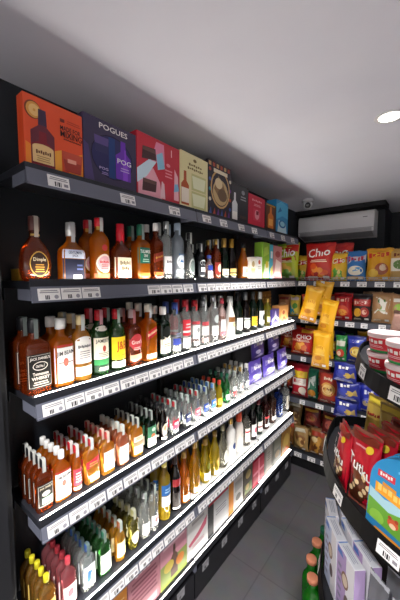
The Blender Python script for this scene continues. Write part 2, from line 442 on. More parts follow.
K = Kind('whiskey_bottle', 'square', .268, .06, .06, 4, AMBD, whitecap, [
    ('r', -.95, .3, .95, .45, P('#7b2a1c'), .07), ('w', 7, -.8, .36, .8, .4, gold, .05), lab(.95, .08, .14, P('#c06a32'))], cap0=.86)
col(1, 156, K, 'slim dark amber bottle with slanted red label and pale stopper', 2)
K = Kind('vodka_bottle', 'tall', .285, .054, .054, 2, CLR, silver, [lab(.9, .12, .4, P('#e4e6e6')), ('w', 5, -.6, .28, .6, .33, INK), ('l', -.5, .15, .5, .24, 3, gry)], stamp=STAMP)
col(1, 166.5, K, 'thin clear bottle with plain white label', 2)
K = Kind('vodka_bottle', 'tall', .29, .068, .068, 2, FROST, M('#a9bccf', .4), [
    ('d', 0, .32, .8, .13, P('#dfe9f2')), ('p', [(-.5, .3), (-.1, .36), (.5, .34), (.1, .29)], P('#3f7fc1')), ('w', 5, -.6, .42, .6, .46, P('#5a7ea8')), lab(.8, .12, .18, P('#c7dbea'))], stamp=P('#b9c9d8'))
col(1, 177.5, K, 'frosted pale bottle with blue bird emblem', 2)
K = Kind('gin_bottle', 'bulb', .25, .062, .06, 2, CLR, blackcap, [('d', 0, .28, .7, .17, P('#c3cac8')), ('d', 0, .28, .55, .13, P('#70807c'))], stamp=STAMP)
col(1, 189, K, 'clear rounded bottle with grey wreath label')
K = Kind('gin_bottle', 'round', .2, .06, .06, 2.4, glass('#14181c', .8), blackcap, [lab(.9, .12, .5, P('#26292e')), ('d', 0, .46, .75, .09, P('#d9dcdf')), ('d', 0, .43, .7, .08, P('#26292e')), ('r', -.6, .22, .6, .34, P('#dfe0e2'))], stamp=STAMP)
col(1, 199.5, K, 'black bottle with arched white lettering label', 2)
K = Kind('liqueur_bottle', 'mini', .14, .045, .045, 2, CLR, M('#3a4aa0', .4), [lab(.92, .38, .58, P('#2a3f9c')), lab(.92, .06, .34, WHITE)])
col(1, 209, K, 'small clear bottle with blue band above white label')
K = Kind('rum_bottle', 'round', .24, .058, .058, 2, AMBD, goldcap, [lab(.9, .14, .42, P('#8c2b22')), ('d', 0, .28, .5, .1, crm)], stamp=STAMP)
col(1, 216, K, 'dark rum bottle with red and cream label', 2)
K = Kind('sparkling_wine_bottle', 'champ', .255, .066, .066, 2, GRND, goldcap, [lab(.9, .1, .25, crm), ('l', -.6, .13, .6, .22, 2, gold), lab(.9, .8, .87, gold)], cap0=.72, capr=1.3)
col(1, 223.5, K, 'dark green sparkling bottle with tall gold foil', 2)
K = Kind('sparkling_wine_bottle', 'champ', .26, .068, .068, 2, DRK, M('#a07a2c', .3, .5), [lab(.9, .1, .26, P('#d4b56a')), lab(.9, .14, .17, blk)], cap0=.72, capr=1.3)
col(1, 231, K, 'black sparkling bottle with gold neck and yellow label')
K = Kind('cognac_bottle', 'slope', .25, .08, .07, 2.5, AMB, blackcap, [lab(.9, .08, .34, P('#f3ead2')), ('l', -.6, .12, .6, .28, 3, gold), lab(.8, .79, .86, goldcap)], cap0=.86)
col(1, 243, K, 'squat cognac bottle with broad cream label')

# --- third shelf
JACK = [lab(.95, .08, .545, blk), ('r', -.88, .095, .88, .53, P('#cfc9bd')), ('r', -.85, .10, .85, .525, blk),
    ('t', "JACK DANIEL'S", -.78, .455, .78, .505, P('#e8e2d6')), ('d', 0, .38, .6, .06, P('#e8e2d6')), ('d', 0, .38, .54, .05, blk), ('t', 'Old No.7', -.36, .362, .36, .4, P('#e8e2d6')), ('t', 'Tennessee', -.62, .255, .62, .3, P('#e8e2d6')), ('t', 'WHISKEY', -.7, .195, .7, .24, P('#e8e2d6')), ('l', -.6, .12, .6, .18, 2, P('#b9b4a8'))]
def beam(cap): return [lab(.95, .06, .58, WHITE), ('t', 'JIM BEAM', -.82, .44, .82, .52, P('#221a1a'), .02), ('d', 0, .36, .25, .06, P('#c94a3a')), ('r', -.7, .35, .7, .365, P('#8e8276')), ('d', 0, .36, .2, .045, P('#dd7b68')), ('l', -.5, .14, .5, .27, 4, P('#9a948c')), lab(.95, .59, .62, P('#b5392b'))]
K = Kind('whiskey_bottle', 'square', .25, .082, .082, 6, AMBD, blackcap, JACK, rn=.016, cap0=.82, stamp=STAMPD)
col(2, 36, K, 'square amber bottle with black and white label', 3, .084)
K = Kind('whiskey_bottle', 'square', .245, .073, .073, 4, AMB, whitecap, beam(0), rn=.0145, cap0=.84, capr=1.25)
col(2, 62, K, 'amber bottle with white label and white cap', 3, .076)
K = Kind('whiskey_bottle', 'round', .25, .07, .06, 2.6, AMBL, M('#cdb98a', .4), [
    lab(.9, .08, .22, WHITE), ('l', -.6, .1, .6, .18, 2, P('#9c8f78')), lab(.9, .27, .62, P('#efece4')), ('d', 0, .62, .88, .06, P('#efece4')), ('w', 9, -.7, .5, .7, .55, P('#3a3a44')), ('l', -.6, .34, .6, .47, 4, P('#8d8a8c'))], rn=.0145, cap0=.85, stamp=STAMP)
col(2, 82, K, 'golden bottle with tall arched white label', 3, .068)
K = Kind('whiskey_bottle', 'round', .262, .072, .072, 2, GRN, redcap, [
    lab(.92, .25, .58, P('#efe8d2')), ('t', 'JAMESON', -.8, .49, .8, .56, P('#272320')), ('d', 0, .41, .2, .05, P('#b84a3a')), ('l', -.6, .28, .6, .36, 3, P('#8a8372')), lab(.92, .16, .245, P('#2f8a4c')), lab(.92, .05, .155, P('#1f3d2c')), ('l', -.6, .07, .6, .13, 2, crm), ('d', 0, .72, .9, .04, P('#d8d2c4'))], rn=.0145, cap0=.84, stamp=P('#c98f96'))
col(2, 100, K, 'green bottle with cream crest label and red cap', 3, .075)
K = Kind('whiskey_bottle', 'round', .258, .072, .072, 2, GRN, redcap, [
    lab(.93, .18, .55, P('#f6d51f')), ('t', 'J&B', -.6, .3, .65, .48, P('#c5281e')), ('l', -.6, .2, .6, .27, 2, P('#b98c16')), lab(.93, .05, .15, P('#dfe0d2'))], rn=.0145, cap0=.84, stamp=STAMPG)
col(2, 117, K, 'green bottle with bright yellow label and red cap', 3, .075)
K = Kind('whiskey_bottle', 'square', .25, .074, .07, 3, AMBD, M('#b49a9a', .4), [
    ('d', 0, .42, .88, .15, P('#b8393e')), ('r', -.9, .36, .9, .48, P('#b8393e')), ('t', "Grant's", -.72, .39, .72, .46, P('#f0d9cf')), lab(.85, .1, .2, P('#c88d6b')), ('l', -.5, .28, .5, .34, 2, P('#e3b9ac'))], rn=.0145, cap0=.85, stamp=P('#b06d6d'))
col(2, 132.5, K, 'dark amber bottle with round rosy red label', 3, .073)
K = Kind('whiskey_bottle', 'square', .268, .066, .066, 5, AMB, M('#d8cfc0', .4), [
    ('r', -.96, .38, .96, .52, P('#c0202a'), .1), ('w', 14, -.85, .43, .85, .485, P('#e9c9a0'), .08), lab(.95, .05, .13, WHITE), ('l', -.6, .06, .6, .11, 2, red)], rn=.0145, cap0=.86, stamp=STAMP)
col(2, 148.5, K, 'square amber bottle with slanted red label', 3, .069)
K = Kind('herb_liqueur_bottle', 'square', .248, .07, .06, 4, GRND, whitecap, [
    ('d', 0, .48, .75, .14, P('#0e130f')), lab(.95, .08, .36, P('#ece5cf')), ('p', [(-.95, .36), (.95, .36), (.6, .42), (0, .32), (-.6, .42)], P('#ece5cf')), ('d', .3, .14, .16, .03, P('#c04634')), ('l', -.6, .2, .6, .28, 2, P('#6a6a58'))], rn=.0145, cap0=.84)
col(2, 163, K, 'black green bottle with cream lower label and white cap', 2)
K = Kind('vodka_bottle', 'tall', .262, .062, .062, 2, CLR, M('#2a3f8c', .4), [lab(.9, .17, .3, P('#2f3f92')), lab(.9, .05, .14, P('#dfe3e6')), ('l', -.6, .32, .6, .42, 2, P('#8f98b4'))], stamp=P('#5b6fae'))
col(2, 175, K, 'clear bottle with low dark blue label', 2)
K = Kind('vodka_bottle', 'tall', .27, .06, .06, 2, CLR, redcap, [lab(.92, .3, .62, P('#d0313f')), ('r', -.92, .36, .92, .4, WHITE), lab(.92, .06, .26, P('#e8e3e2')), ('l', -.6, .44, .6, .56, 2, P('#f2c9c9'))], stamp=P('#c04a55'))
col(2, 185, K, 'clear bottle with tall red label over white', 2)
K = Kind('vodka_bottle', 'tall', .265, .062, .062, 2, CLR, redcap, [lab(.92, .2, .48, WHITE), lab(.92, .5, .56, P('#c64d55')), ('d', 0, .37, .35, .06, P('#8a8f8c')), lab(.8, .06, .14, P('#d6d3d0'))], stamp=P('#b9403f'))
col(2, 194.5, K, 'clear bottle with white label under red stripe', 2)
K = Kind('vodka_bottle', 'tall', .262, .062, .062, 2, CLR, silver, [lab(.92, .22, .42, P('#e9e5e2')), lab(.92, .44, .52, P('#c8545a')), lab(.92, .07, .16, P('#d99a94')), ('d', 0, .11, .3, .03, P('#8fb09a'))], stamp=STAMP)
col(2, 203.5, K, 'clear bottle with red shoulder stripe and pink foot label', 2)
K = Kind('vodka_bottle', 'tall', .282, .066, .066, 2, CLR, silver, [('d', 0, .5, .6, .09, P('#bcc4c2')), lab(.85, .15, .36, P('#e2e6e3')), ('l', -.6, .2, .6, .3, 3, gry)], stamp=STAMP)
col(2, 213, K, 'tall clear bottle with pale grey label', 2)
K = Kind('gin_bottle', 'tall', .262, .055, .055, 2, glass('#f3d9d6', .22), M('#d0495a', .4), [lab(.9, .12, .2, P('#d77a84')), lab(.9, .22, .5, P('#f0e6e4'))])
col(2, 221.5, K, 'pale pink tinted bottle with rose cap', 2)
K = Kind('coconut_liqueur_bottle', 'slope', .268, .072, .072, 2, M('#e9e6df', .3), whitecap, [lab(.9, .38, .5, P('#8a5a2c')), ('d', 0, .3, .4, .07, P('#cdbb96'))], stamp=STAMP)
col(2, 229.5, K, 'white opaque bottle with brown shoulder label', 2)
K = Kind('wine_bottle', 'wine', .285, .07, .07, 2, GRND, blackcap, [lab(.92, .12, .4, P('#f2efe6')), ('l', -.6, .2, .6, .33, 3, gry)], cap0=.8)
col(2, 237.5, K, 'dark wine bottle with tall white label', 2)
K = Kind('wine_bottle', 'wine', .285, .07, .07, 2, DRK, M('#8c8f92', .3, .5), [lab(.92, .12, .36, P('#e4e6e4')), lab(.92, .3, .33, P('#5a6d55'))], cap0=.8)
col(2, 245, K, 'black wine bottle with white label and silver neck', 2)
K = Kind('wine_bottle', 'wine', .285, .07, .07, 2, GRND, M('#3a3a3a', .4), [lab(.92, .12, .36, P('#efc52a')), ('l', -.5, .18, .5, .28, 2, P('#a07c12'))], cap0=.8)
col(2, 252.5, K, 'dark wine bottle with yellow label', 2)
K = Kind('wine_bottle', 'wine', .28, .07, .07, 2, GRND, whitecap, [lab(.92, .12, .48, WHITE), ('d', 0, .3, .45, .09, blk)], cap0=.8)
col(2, 259.5, K, 'dark wine bottle with black spot on white label')
K = Kind('liqueur_bottle', 'round', .22, .07, .07, 2, glass('#c9c23c', .5), goldcap, [lab(.9, .15, .35, P('#e6e0a0')), ('d', 0, .25, .4, .06, P('#7d8f2a'))])
col(2, 267, K, 'yellow green liqueur bottle with pale label')

# --- fourth shelf: files of small bottles
FB = dict(rn=.0095, seg=20)
K = Kind('whiskey_flask', 'flask', .185, .056, .034, 4, AMBD, blackcap, [lab(.93, .1, .54, blk), ('r', -.86, .12, .86, .52, P('#c9c3b7')), ('r', -.82, .13, .82, .51, blk), ('t', "JACK DANIEL'S", -.72, .44, .72, .49, crm), ('d', 0, .35, .5, .05, P('#d8d2c6')), ('r', -.5, .16, .8, .28, P('#9cc2a8'))], cap0=.84, stamp=P('#b4b6b0'), **FB)
col(3, 44.5, K, 'square amber flask with black label', 6, .0365)
K = Kind('whiskey_flask', 'flask', .185, .058, .034, 4, AMB, whitecap, beam(1), cap0=.84, capr=1.35, **FB)
col(3, 62.5, K, 'amber flask with white label and white cap', 6, .0365)
K = Kind('whiskey_flask', 'mini', .18, .036, .036, 2, AMB, redcap, [lab(.9, .14, .5, P('#c4384a')), ('l', -.6, .2, .6, .44, 4, P('#f0d8d0')), lab(.9, .05, .11, WHITE)], cap0=.84, stamp=P('#c9c3bd'), **FB)
col(3, 77, K, 'slim round amber bottle with red label', 5, .0385)
K = Kind('whiskey_flask', 'flask', .178, .058, .036, 5, AMBL, M('#a3262c', .4), [('r', -.95, .36, .95, .52, P('#c41f2c'), .08), ('r', -.5, .05, .95, .2, P('#f0dcae')), ('l', -.6, .4, .6, .5, 2, gold)], cap0=.84, stamp=STAMP, **FB)
col(3, 91.5, K, 'square amber flask with slanted red label', 6, .0385)
K = Kind('whiskey_flask', 'flask', .175, .06, .034, 4, AMBL, M('#b23a35', .4), [lab(.8, .1, .56, P('#f6efdb')), ('l', -.5, .34, .5, .5, 3, P('#b9a580'))], cap0=.84, stamp=P('#d5b9a8'), **FB)
col(3, 107.5, K, 'honey amber flask with tall cream label and red cap', 6, .0365)
K = Kind('whiskey_flask', 'flask', .175, .058, .034, 3, ROSE, M('#c8c2b4', .4), [lab(.8, .06, .5, P('#f0e6d8')), ('l', -.5, .3, .5, .44, 3, P('#c08e78'))], cap0=.84, stamp=P('#c6cdc6'), **FB)
col(3, 122.5, K, 'copper flask with white label and paper sealed neck', 6, .0365)
K = Kind('whiskey_flask', 'flask', .175, .058, .034, 3, AMBL, blackcap, [lab(.85, .08, .54, P('#efe2c0')), ('r', -.85, .28, .85, .4, P('#8c7a58')), ('l', -.6, .44, .6, .52, 2, P('#8c7a58'))], cap0=.84, stamp=P('#aeb4aa'), **FB)
col(3, 137, K, 'golden flask with tan banded label and black cap', 6, .0365)
K = Kind('herb_liqueur_flask', 'flask', .18, .055, .034, 4, GRND, blackcap, [lab(.93, .3, .6, P('#2f6c4c')), lab(.93, .06, .3, P('#e9e6da')), ('d', .1, .34, .4, .05, P('#cb5a34')), ('d', .2, .5, .4, .05, P('#a8d0b4'))], cap0=.84, stamp=P('#8c948e'), **FB)
col(3, 150.5, K, 'black green flask with green and orange label', 6, .0365)
K = Kind('cream_liqueur_bottle', 'mini', .18, .04, .04, 2, DRK, blackcap, [('d', 0, .32, .75, .16, P('#d9cbb2')), ('d', 0, .34, .5, .08, P('#9b8262')), lab(.9, .03, .1, WHITE)], cap0=.84, **FB)
col(3, 163, K, 'dark round bottle with oval cream label', 5, .043)
clear_files = [(174, P('#c8324a'), 'clear flask with square red label', 'flask', redcap), (186.5, P('#28325a'), 'clear flask with navy label', 'flask', silver), (196, P('#c9606e'), 'clear flask with low rose label', 'flask', redcap),
    (204.5, P('#24469e'), 'clear flask with narrow deep blue label', 'flask', M('#33509c', .4)), (212, P('#2c6cc0'), 'clear flask with bright blue label', 'flask', M('#4a7ec0', .4))]
for px, lm, ds, pf, cp in clear_files:
    K = Kind('vodka_flask', pf, .172, .055, .036, 3, CLR, cp, [lab(.82, .16, .44, lm), lab(.5, .3, .36, P('#e9e3e3')), lab(.7, .05, .11, P('#dfe3e0'))], cap0=.84, stamp=P('#aab8b0'), **FB)
    col(3, px, K, ds, 5, .0395)
K = Kind('liqueur_flask', 'mini', .17, .045, .038, 2, glass('#e9c928', .5), M('#c8402c', .4), [lab(.85, .12, .35, P('#e6b61e'))], cap0=.84, **FB)
col(3, 219, K, 'small yellow bottle with orange red cap', 4, .042)
K = Kind('liqueur_flask', 'mini', .19, .05, .04, 2, glass('#2f9a4a', .5), greencap, [lab(.85, .12, .3, P('#bfe6c4'))], cap0=.84, **FB)
col(3, 226.5, K, 'small bright green bottle', 4, .044)
K = Kind('vodka_flask', 'mini', .185, .048, .04, 2, CLR, silver, [lab(.8, .1, .26, P('#d04a4a')), lab(.8, .3, .46, P('#eae8e4'))], cap0=.84, stamp=P('#b5bdb4'), **FB)
col(3, 233.5, K, 'small clear bottle with red foot label', 4, .044)
K = Kind('vodka_flask', 'mini', .185, .048, .04, 2, CLR, goldcap, [lab(.8, .1, .4, P('#e3ded0')), ('d', 0, .24, .4, .08, P('#b55548'))], cap0=.84, stamp=P('#b9b5a4'), **FB)
col(3, 240, K, 'small clear bottle with gold cap and cream label', 4, .044)
K = Kind('vodka_flask', 'mini', .19, .048, .04, 2, CLR, whitecap, [lab(.8, .12, .36, P('#f0efec'))], cap0=.84, stamp=P('#c4c4bc'), **FB)
col(3, 246, K, 'small clear bottle beside the purple packs', 4, .044)

# --- fifth shelf
K = Kind('liqueur_flask', 'flask', .185, .058, .036, 3, glass('#d9a84a', .4), M('#d6cc2c', .4), [lab(.8, .08, .5, P('#e8c768')), ('l', -.5, .2, .5, .4, 3, P('#8a6a2a'))], cap0=.86, **FB)
col(4, 48, K, 'honey flask with lemon yellow cap', 6, .0385)
K = Kind('liqueur_flask', 'flask', .19, .058, .036, 3, glass('#e58a92', .45), M('#c8404e', .4), [lab(.85, .06, .46, P('#f3dfe0')), ('d', 0, .3, .4, .08, P('#d0606a'))], cap0=.86, **FB)
col(4, 69, K, 'pink flask with pale label and coral cap', 6, .0385)
K = Kind('vodka_flask', 'flask', .185, .058, .036, 4, CLR, M('#2e4f86', .4), [lab(.85, .08, .56, P('#e6eef2')), ('p', [(-.6, .15), (.1, .2), (.7, .48), (-.3, .44)], P('#2c6ab8'))], cap0=.84, stamp=P('#5d706e'), **FB)
col(4, 88, K, 'clear flask with slanted blue emblem label', 6, .0385)
K = Kind('gin_flask', 'flask', .185, .058, .036, 3, GRN, greencap, [lab(.85, .08, .52, P('#d9e8dc')), ('l', -.5, .2, .5, .44, 4, P('#6f9a80'))], cap0=.84, stamp=P('#66786e'), **FB)
col(4, 104.5, K, 'green flask with pale mint label', 6, .0385)
K = Kind('liqueur_flask', 'mini', .175, .05, .04, 2, glass('#efb23c', .45), M('#8a4a26', .4), [lab(.85, .12, .5, P('#f2e2a4')), ('p', [(-.7, .16), (.8, .26), (.8, .46), (-.7, .32)], P('#4ea33c'))], cap0=.84, stamp=P('#a8b0a4'), **FB)
col(4, 120, K, 'amber bottle with green leaf label and brown cap', 6, .0425)
K = Kind('liqueur_flask', 'round', .18, .052, .042, 2, OLV, M('#8c8a5a', .4), [('d', 0, .3, .75, .16, P('#d9cfae')), ('l', -.4, .22, .4, .36, 3, P('#6d6438'))], cap0=.84, stamp=P('#a9aa94'), **FB)
col(4, 133.5, K, 'olive glass bottle with oval parchment label', 5, .0445)
K = Kind('vodka_bottle', 'tall', .22, .05, .05, 2, CLR, silver, [lab(.85, .1, .35, P('#e8ece8'))], stamp=P('#9aa69e'))
col(4, 144.5, K, 'clear bottle with small white foot label', 4, .053)
K = Kind('vodka_bottle', 'tall', .23, .048, .048, 2, CLR, blackcap, [lab(.85, .12, .34, P('#ede9e4')), ('d', 0, .24, .4, .06, P('#c04a4a'))], stamp=P('#aab4ac'))
col(4, 153.5, K, 'clear bottle with red dot on white label', 4, .051)
K = Kind('limoncello_bottle', 'tall', .315, .062, .062, 2, YEL, M('#e5d36a', .4), [lab(.93, .42, .6, P('#1f5f9e')), lab(.93, .24, .41, P('#eef0f0')), ('l', -.6, .46, .6, .55, 2, P('#9fc3e2'))])
col(4, 164.5, K, 'tall yellow bottle with blue over white label', 2)
K = Kind('wine_bottle', 'wine', .305, .06, .06, 2, DRK, M('#3a2a28', .4), [lab(.92, .45, .58, P('#9c2c30')), lab(.92, .08, .34, P('#211a18')), lab(.92, .04, .07, WHITE)], cap0=.82)
col(4, 175, K, 'black bottle with wine red band label', 2)
K = Kind('brandy_bottle', 'ornate', .285, .062, .06, 2.4, AMB, goldcap, [lab(.85, .04, .16, P('#bfe0c4')), ('d', 0, .42, .5, .09, P('#c97a2a'))])
col(4, 184, K, 'ribbed amber bottle with mint green foot label', 2)
K = Kind('herb_liqueur_bottle', 'ornate', .3, .07, .066, 2, glass('#e7ac22', .5), goldcap, [('d', 0, .28, .4, .08, P('#8a5b22')), lab(.8, .03, .12, P('#f0efe0'))])
col(4, 194.5, K, 'rippled golden liqueur bottle with gold stopper', 2)
K = Kind('liqueur_bottle', 'bulb', .27, .07, .066, 2, glass('#d9c22c', .5), goldcap, [lab(.8, .08, .26, P('#f4f0d2')), ('d', 0, .4, .4, .07, P('#8a8a24'))], cap0=.86)
col(4, 205, K, 'yellow rounded liqueur bottle with pale label', 2)
K = Kind('liqueur_bottle', 'ornate', .28, .07, .066, 2, glass('#efd33a', .5), M('#8a6a24', .4), [('d', 0, .3, .5, .1, P('#c9a41e')), lab(.8, .03, .1, WHITE)])
col(4, 214.5, K, 'rippled bright yellow bottle with bronze stopper', 2)
K = Kind('cognac_bottle', 'bulb', .285, .072, .066, 2, glass('#d6d2ba', .3), M('#8a8468', .4), [('d', 0, .28, .6, .15, P('#e9e6da'))], cap0=.86)
col(4, 222.5, K, 'pale clear round shouldered bottle with ivory label')
K = Kind('vodka_bottle', 'tall', .29, .066, .066, 2, M('#eceae6', .3), goldcap, [('d', 0, .36, .5, .08, P('#27447e')), ('l', -.6, .12, .6, .24, 3, gry)])
col(4, 230.5, K, 'white bottle with round navy emblem')
K = Kind('rum_bottle', 'round', .285, .066, .066, 2, M('#e9e2da', .35), M('#dc4a22', .4), [lab(.9, .1, .2, P('#b9b2aa')), ('d', 0, .42, .5, .08, P('#d8cfc4'))], cap0=.76, capr=1.7)
col(4, 238.5, K, 'white bottle with large orange red cap')
K = Kind('wine_bottle', 'wine', .295, .066, .066, 2, glass('#c9c2b4', .35), blackcap, [lab(.9, .1, .45, P('#e6ddd2')), lab(.9, .34, .38, red)], cap0=.76)
col(4, 245.5, K, 'pale wine bottle with black capsule and cream label')
K = Kind('wine_bottle', 'wine', .295, .066, .066, 2, DRK, M('#1a2a1c', .4), [lab(.9, .1, .42, P('#efece6')), ('d', 0, .26, .4, .08, P('#b83a4c'))], cap0=.78)
col(4, 252, K, 'dark bottle with red seal on white label')
K = Kind('wine_bottle', 'wine', .3, .068, .068, 2, GRND, M('#6a1c24', .4), [lab(.9, .1, .36, P('#d8d2c8')), lab(.9, .2, .24, P('#7a2430'))], cap0=.78)
col(4, 258, K, 'dark green bottle with maroon capsule')
K = Kind('wine_bottle', 'square', .3, .068, .068, 3, glass('#5a2a24', .7), M('#4a2a2a', .4), [lab(.9, .3, .36, P('#c03a3a')), lab(.9, .08, .14, P('#e9e3da'))], cap0=.8)
col(4, 264.5, K, 'brown red square bottle with thin red stripe')
K = Kind('wine_bottle', 'square', .305, .07, .07, 3, glass('#6b4a3c', .7), M('#2a2220', .4), [lab(.9, .1, .2, P('#efe9dd'))], cap0=.8)
col(4, 271.2, K, 'plain brown square bottle')
K = Kind('vodka_bottle', 'square', .3, .075, .07, 3, glass('#2b4c9a', .6), silver, [('l', -.5, .2, .5, .4, 3, P('#9fb4dc'))], cap0=.84)
col(4, 278.2, K, 'square cobalt blue bottle')
K = Kind('gin_bottle', 'square', .3, .07, .07, 3, CLR, silver, [lab(.85, .1, .5, P('#c9c4b6')), ('l', -.5, .2, .5, .4, 3, P('#8a8472'))], cap0=.84)
col(4, 284.8, K, 'square clear bottle at the far end')
for si in ROWY:
    q = sorted(ROWY[si])
    for (a0, a1, d0), (b0, b1, d1) in zip(q, q[1:]):
        if b0 < a1-.0005: print('OVERLAP shelf', ORD[si], d0, '|', d1, round(a1-b0, 4))

# ------------------------------------------------------------------ cartons
def carton(name, w, d, h, colr, items, loc, rz, label, cat, group=None, side=None, window=None, tilt=0., bev=.0015, lidm=None):
    b = MB(); b.box(-w/2, w/2, -d/2, d/2, 0, h, colr if not isinstance(colr, str) else M(colr, .42, 0, .45), bev)
    S = lambda u, v, o: (-w/2+u*w, -d/2-o, v*h)
    paint(b, S, items, .00012, .0004, 2, 2)
    if side:
        for sg in (-1, 1):
            paint(b, (lambda u, v, o: (sg*(w/2+o), -sg*(-d/2+u*d)*1., v*h)), side, .00012, .0004, 2, 2)
    o = b.obj(name, None, loc, rz)
    if tilt: o.rotation_euler = (tilt, 0, rz)
    clean(o, label, cat, group)
    if lidm:
        q = MB(); q.box(-w/2+.004, w/2-.004, -d/2+.004, d/2-.004, h, h+.0015, lidm); q.obj('top_flap', o)
    return o
def carton_at(si, p0, p1, d, h, name, colr, items, label, group, front=-1.036, side=None, cat='box', lidm=None):
    z = DECK[si]+.0005
    y0, y1 = along(p0, front, z)+.0015, along(p1, front, z)-.0015
    return carton(name, y1-y0, d, h, colr, items, (front-d/2, (y0+y1)/2, z), PI/2+rnd.uniform(-.006, .006), label, cat, group, side, lidm=lidm)
def bottle_shape(cx, v0, w, h):
    return [(cx-w/2, v0), (cx+w/2, v0), (cx+w/2, v0+h*.6), (cx+w*.18, v0+h*.72), (cx+w*.16, v0+h), (cx-w*.16, v0+h), (cx-w*.18, v0+h*.72), (cx-w/2, v0+h*.6)]
GT = 'gift boxes along the top shelf'
def C_(h): return M(h, .45, 0, .4)
o = carton_at(0, 24.5, 84, .045, .222, 'gift_box', '#e8542a', [
    ('p', [(.72, .02), (.99, .02), (.99, .4), (.72, .28)], C_('#f0972a')), ('p', [(.02, .02), (.2, .02), (.12, .3), (.02, .34)], C_('#ef8a2e')),
    ('d', .15, .8, .13, .125, C_('#7a3b22')), ('d', .16, .8, .115, .11, C_('#e0a04a')), ('d', .17, .8, .085, .08, C_('#f0c27c')), ('d', .17, .8, .02, .02, C_('#e0a04a')),
    ('p', [(.44, .02), (.6, .02), (.6, .36), (.44, .30)], C_('#f2a63a')),
    ('p', bottle_shape(.29, .03, .38, .80), C_('#6a2a38')), ('p', bottle_shape(.29, .03, .36, .5), C_('#84222e')), ('p', [(.22, .62), (.36, .62), (.35, .84), (.23, .84)], C_('#45304a')),
    ('r', .12, .08, .46, .3, C_('#e8c48a')), ('d', .29, .3, .17, .05, C_('#e8c48a')), ('w', 7, .17, .2, .42, .26, C_('#6a3a22')), ('l', .18, .1, .4, .19, 3, C_('#b58a58')),
    ('p', [(.64, .06), (.95, .06), (.98, .36), (.60, .36)], C_('#c9503a')), ('p', [(.66, .06), (.93, .06), (.95, .22), (.63, .24)], C_('#a83a2e')), ('r', .7, .2, .86, .26, C_('#e8a08a')),
    ('t', 'MADE FOR', .585, .665, .95, .735, C_('#2a1418')), ('t', 'MIXING', .585, .565, .98, .66, C_('#2a1418')), ('w', 17, .64, .525, .96, .548, C_('#2a1418')),
    ('r', .585, .78, .66, .83, C_('#7a2a22')), ('l', .7, .78, .95, .84, 2, C_('#c2462a'))],
    'orange gift box with dark bottle picture and orange slice', GT)
carton_at(0, 84, 137, .07, .245, 'gift_box', '#3a3150', [
    ('p', [(.0, .0), (.18, .0), (.08, .55), (.0, .6)], C_('#4d3f70')),
    ('d', .52, .47, .40, .34, C_('#1a1730')), ('d', .52, .47, .385, .325, C_('#2b2a5c')),
    ('p', [(.2, .5), (.42, .5), (.44, .74), (.18, .74)], C_('#5b4a86')), ('p', [(.2, .5), (.42, .5), (.43, .62), (.19, .62)], C_('#33305e')),
    ('r', .44, .15, .56, .78, C_('#1f3f7a')), ('p', bottle_shape(.72, .17, .30, .62), C_('#6a2fb0')), ('p', bottle_shape(.76, .17, .1, .5), C_('#8a48d0')),
    ('t', 'POGUES', .27, .86, .81, .945, WHITE), ('t', 'POG', .6, .42, .88, .5, WHITE), ('l', .66, .3, .84, .38, 2, C_('#b9a0d8')),
    ('t', 'POG', .26, .245, .42, .285, C_('#c9b8e4')), ('l', .3, .17, .42, .22, 2, C_('#9a86bc'))],
    'dark purple gift box with round window', GT)
carton_at(0, 137, 180, .08, .272, 'gift_box', '#c8283c', [
    ('p', [(.02, .02), (.55, .02), (.5, .3), (.35, .5), (.1, .45), (.02, .3)], C_('#f0a8b8')), ('p', [(.0, .2), (.2, .34), (.42, .62), (.3, .66), (.0, .42)], C_('#cfe4f0')),
    ('p', [(.3, .62), (.62, .62), (.6, .95), (.42, .95)], C_('#e58aa8')), ('p', [(.45, .5), (.62, .56), (.56, .82), (.42, .74)], C_('#8cc4de')),
    ('p', [(.1, .6), (.42, .64), (.4, .82), (.12, .8)], C_('#4a2a2e')), ('r', .12, .74, .4, .8, C_('#6b4a44')), ('p', [(.1, .1), (.4, .12), (.42, .3), (.12, .3)], C_('#4a2a2e')), ('r', .13, .24, .4, .3, C_('#6b4a44')),
    ('p', [(.84, .08), (.97, .08), (.95, .5), (.86, .62)], C_('#f0b4c0')), ('p', [(.84, .22), (.98, .26), (.95, .38), (.86, .36)], C_('#7ab0d4')), ('p', [(.5, .05), (.62, .05), (.6, .3), (.54, .34)], C_('#f4c8d0')),
    ('l', .62, .42, .8, .58, 3, C_('#e88a96')), ('d', .7, .64, .05, .03, C_('#e88a96')), ('r', .77, .8, .79, .92, C_('#f2c0c8'))],
    'crimson gift box with pink and pale blue confetti shapes', GT)
carton_at(0, 180, 208, .09, .28, 'gift_box', '#e6dca6', [
    ('p', bottle_shape(.16, .06, .26, .6), C_('#b5552a')), ('r', .04, .1, .29, .36, C_('#efe3d2')), ('r', .38, .36, .92, .66, C_('#c9c78a')), ('r', .38, .04, .92, .34, C_('#c9c78a')),
    ('p', [(.45, .4), (.85, .4), (.9, .62), (.4, .62)], C_('#e9eac6')), ('p', [(.45, .08), (.85, .08), (.9, .3), (.4, .3)], C_('#e9eac6')), ('w', 6, .28, .78, .76, .83, C_('#7c6a3a')), ('w', 8, .24, .71, .8, .76, C_('#7c6a3a')), ('d', .5, .9, .06, .03, C_('#7c6a3a'))],
    'cream gift box with two glasses in square windows', GT)
K_ = [C_(h) for h in ('#2a1f2c', '#c9a26a', '#3c5aa0', '#d9d2c2', '#b04a34', '#2f8a9a', '#6a3a8a')]
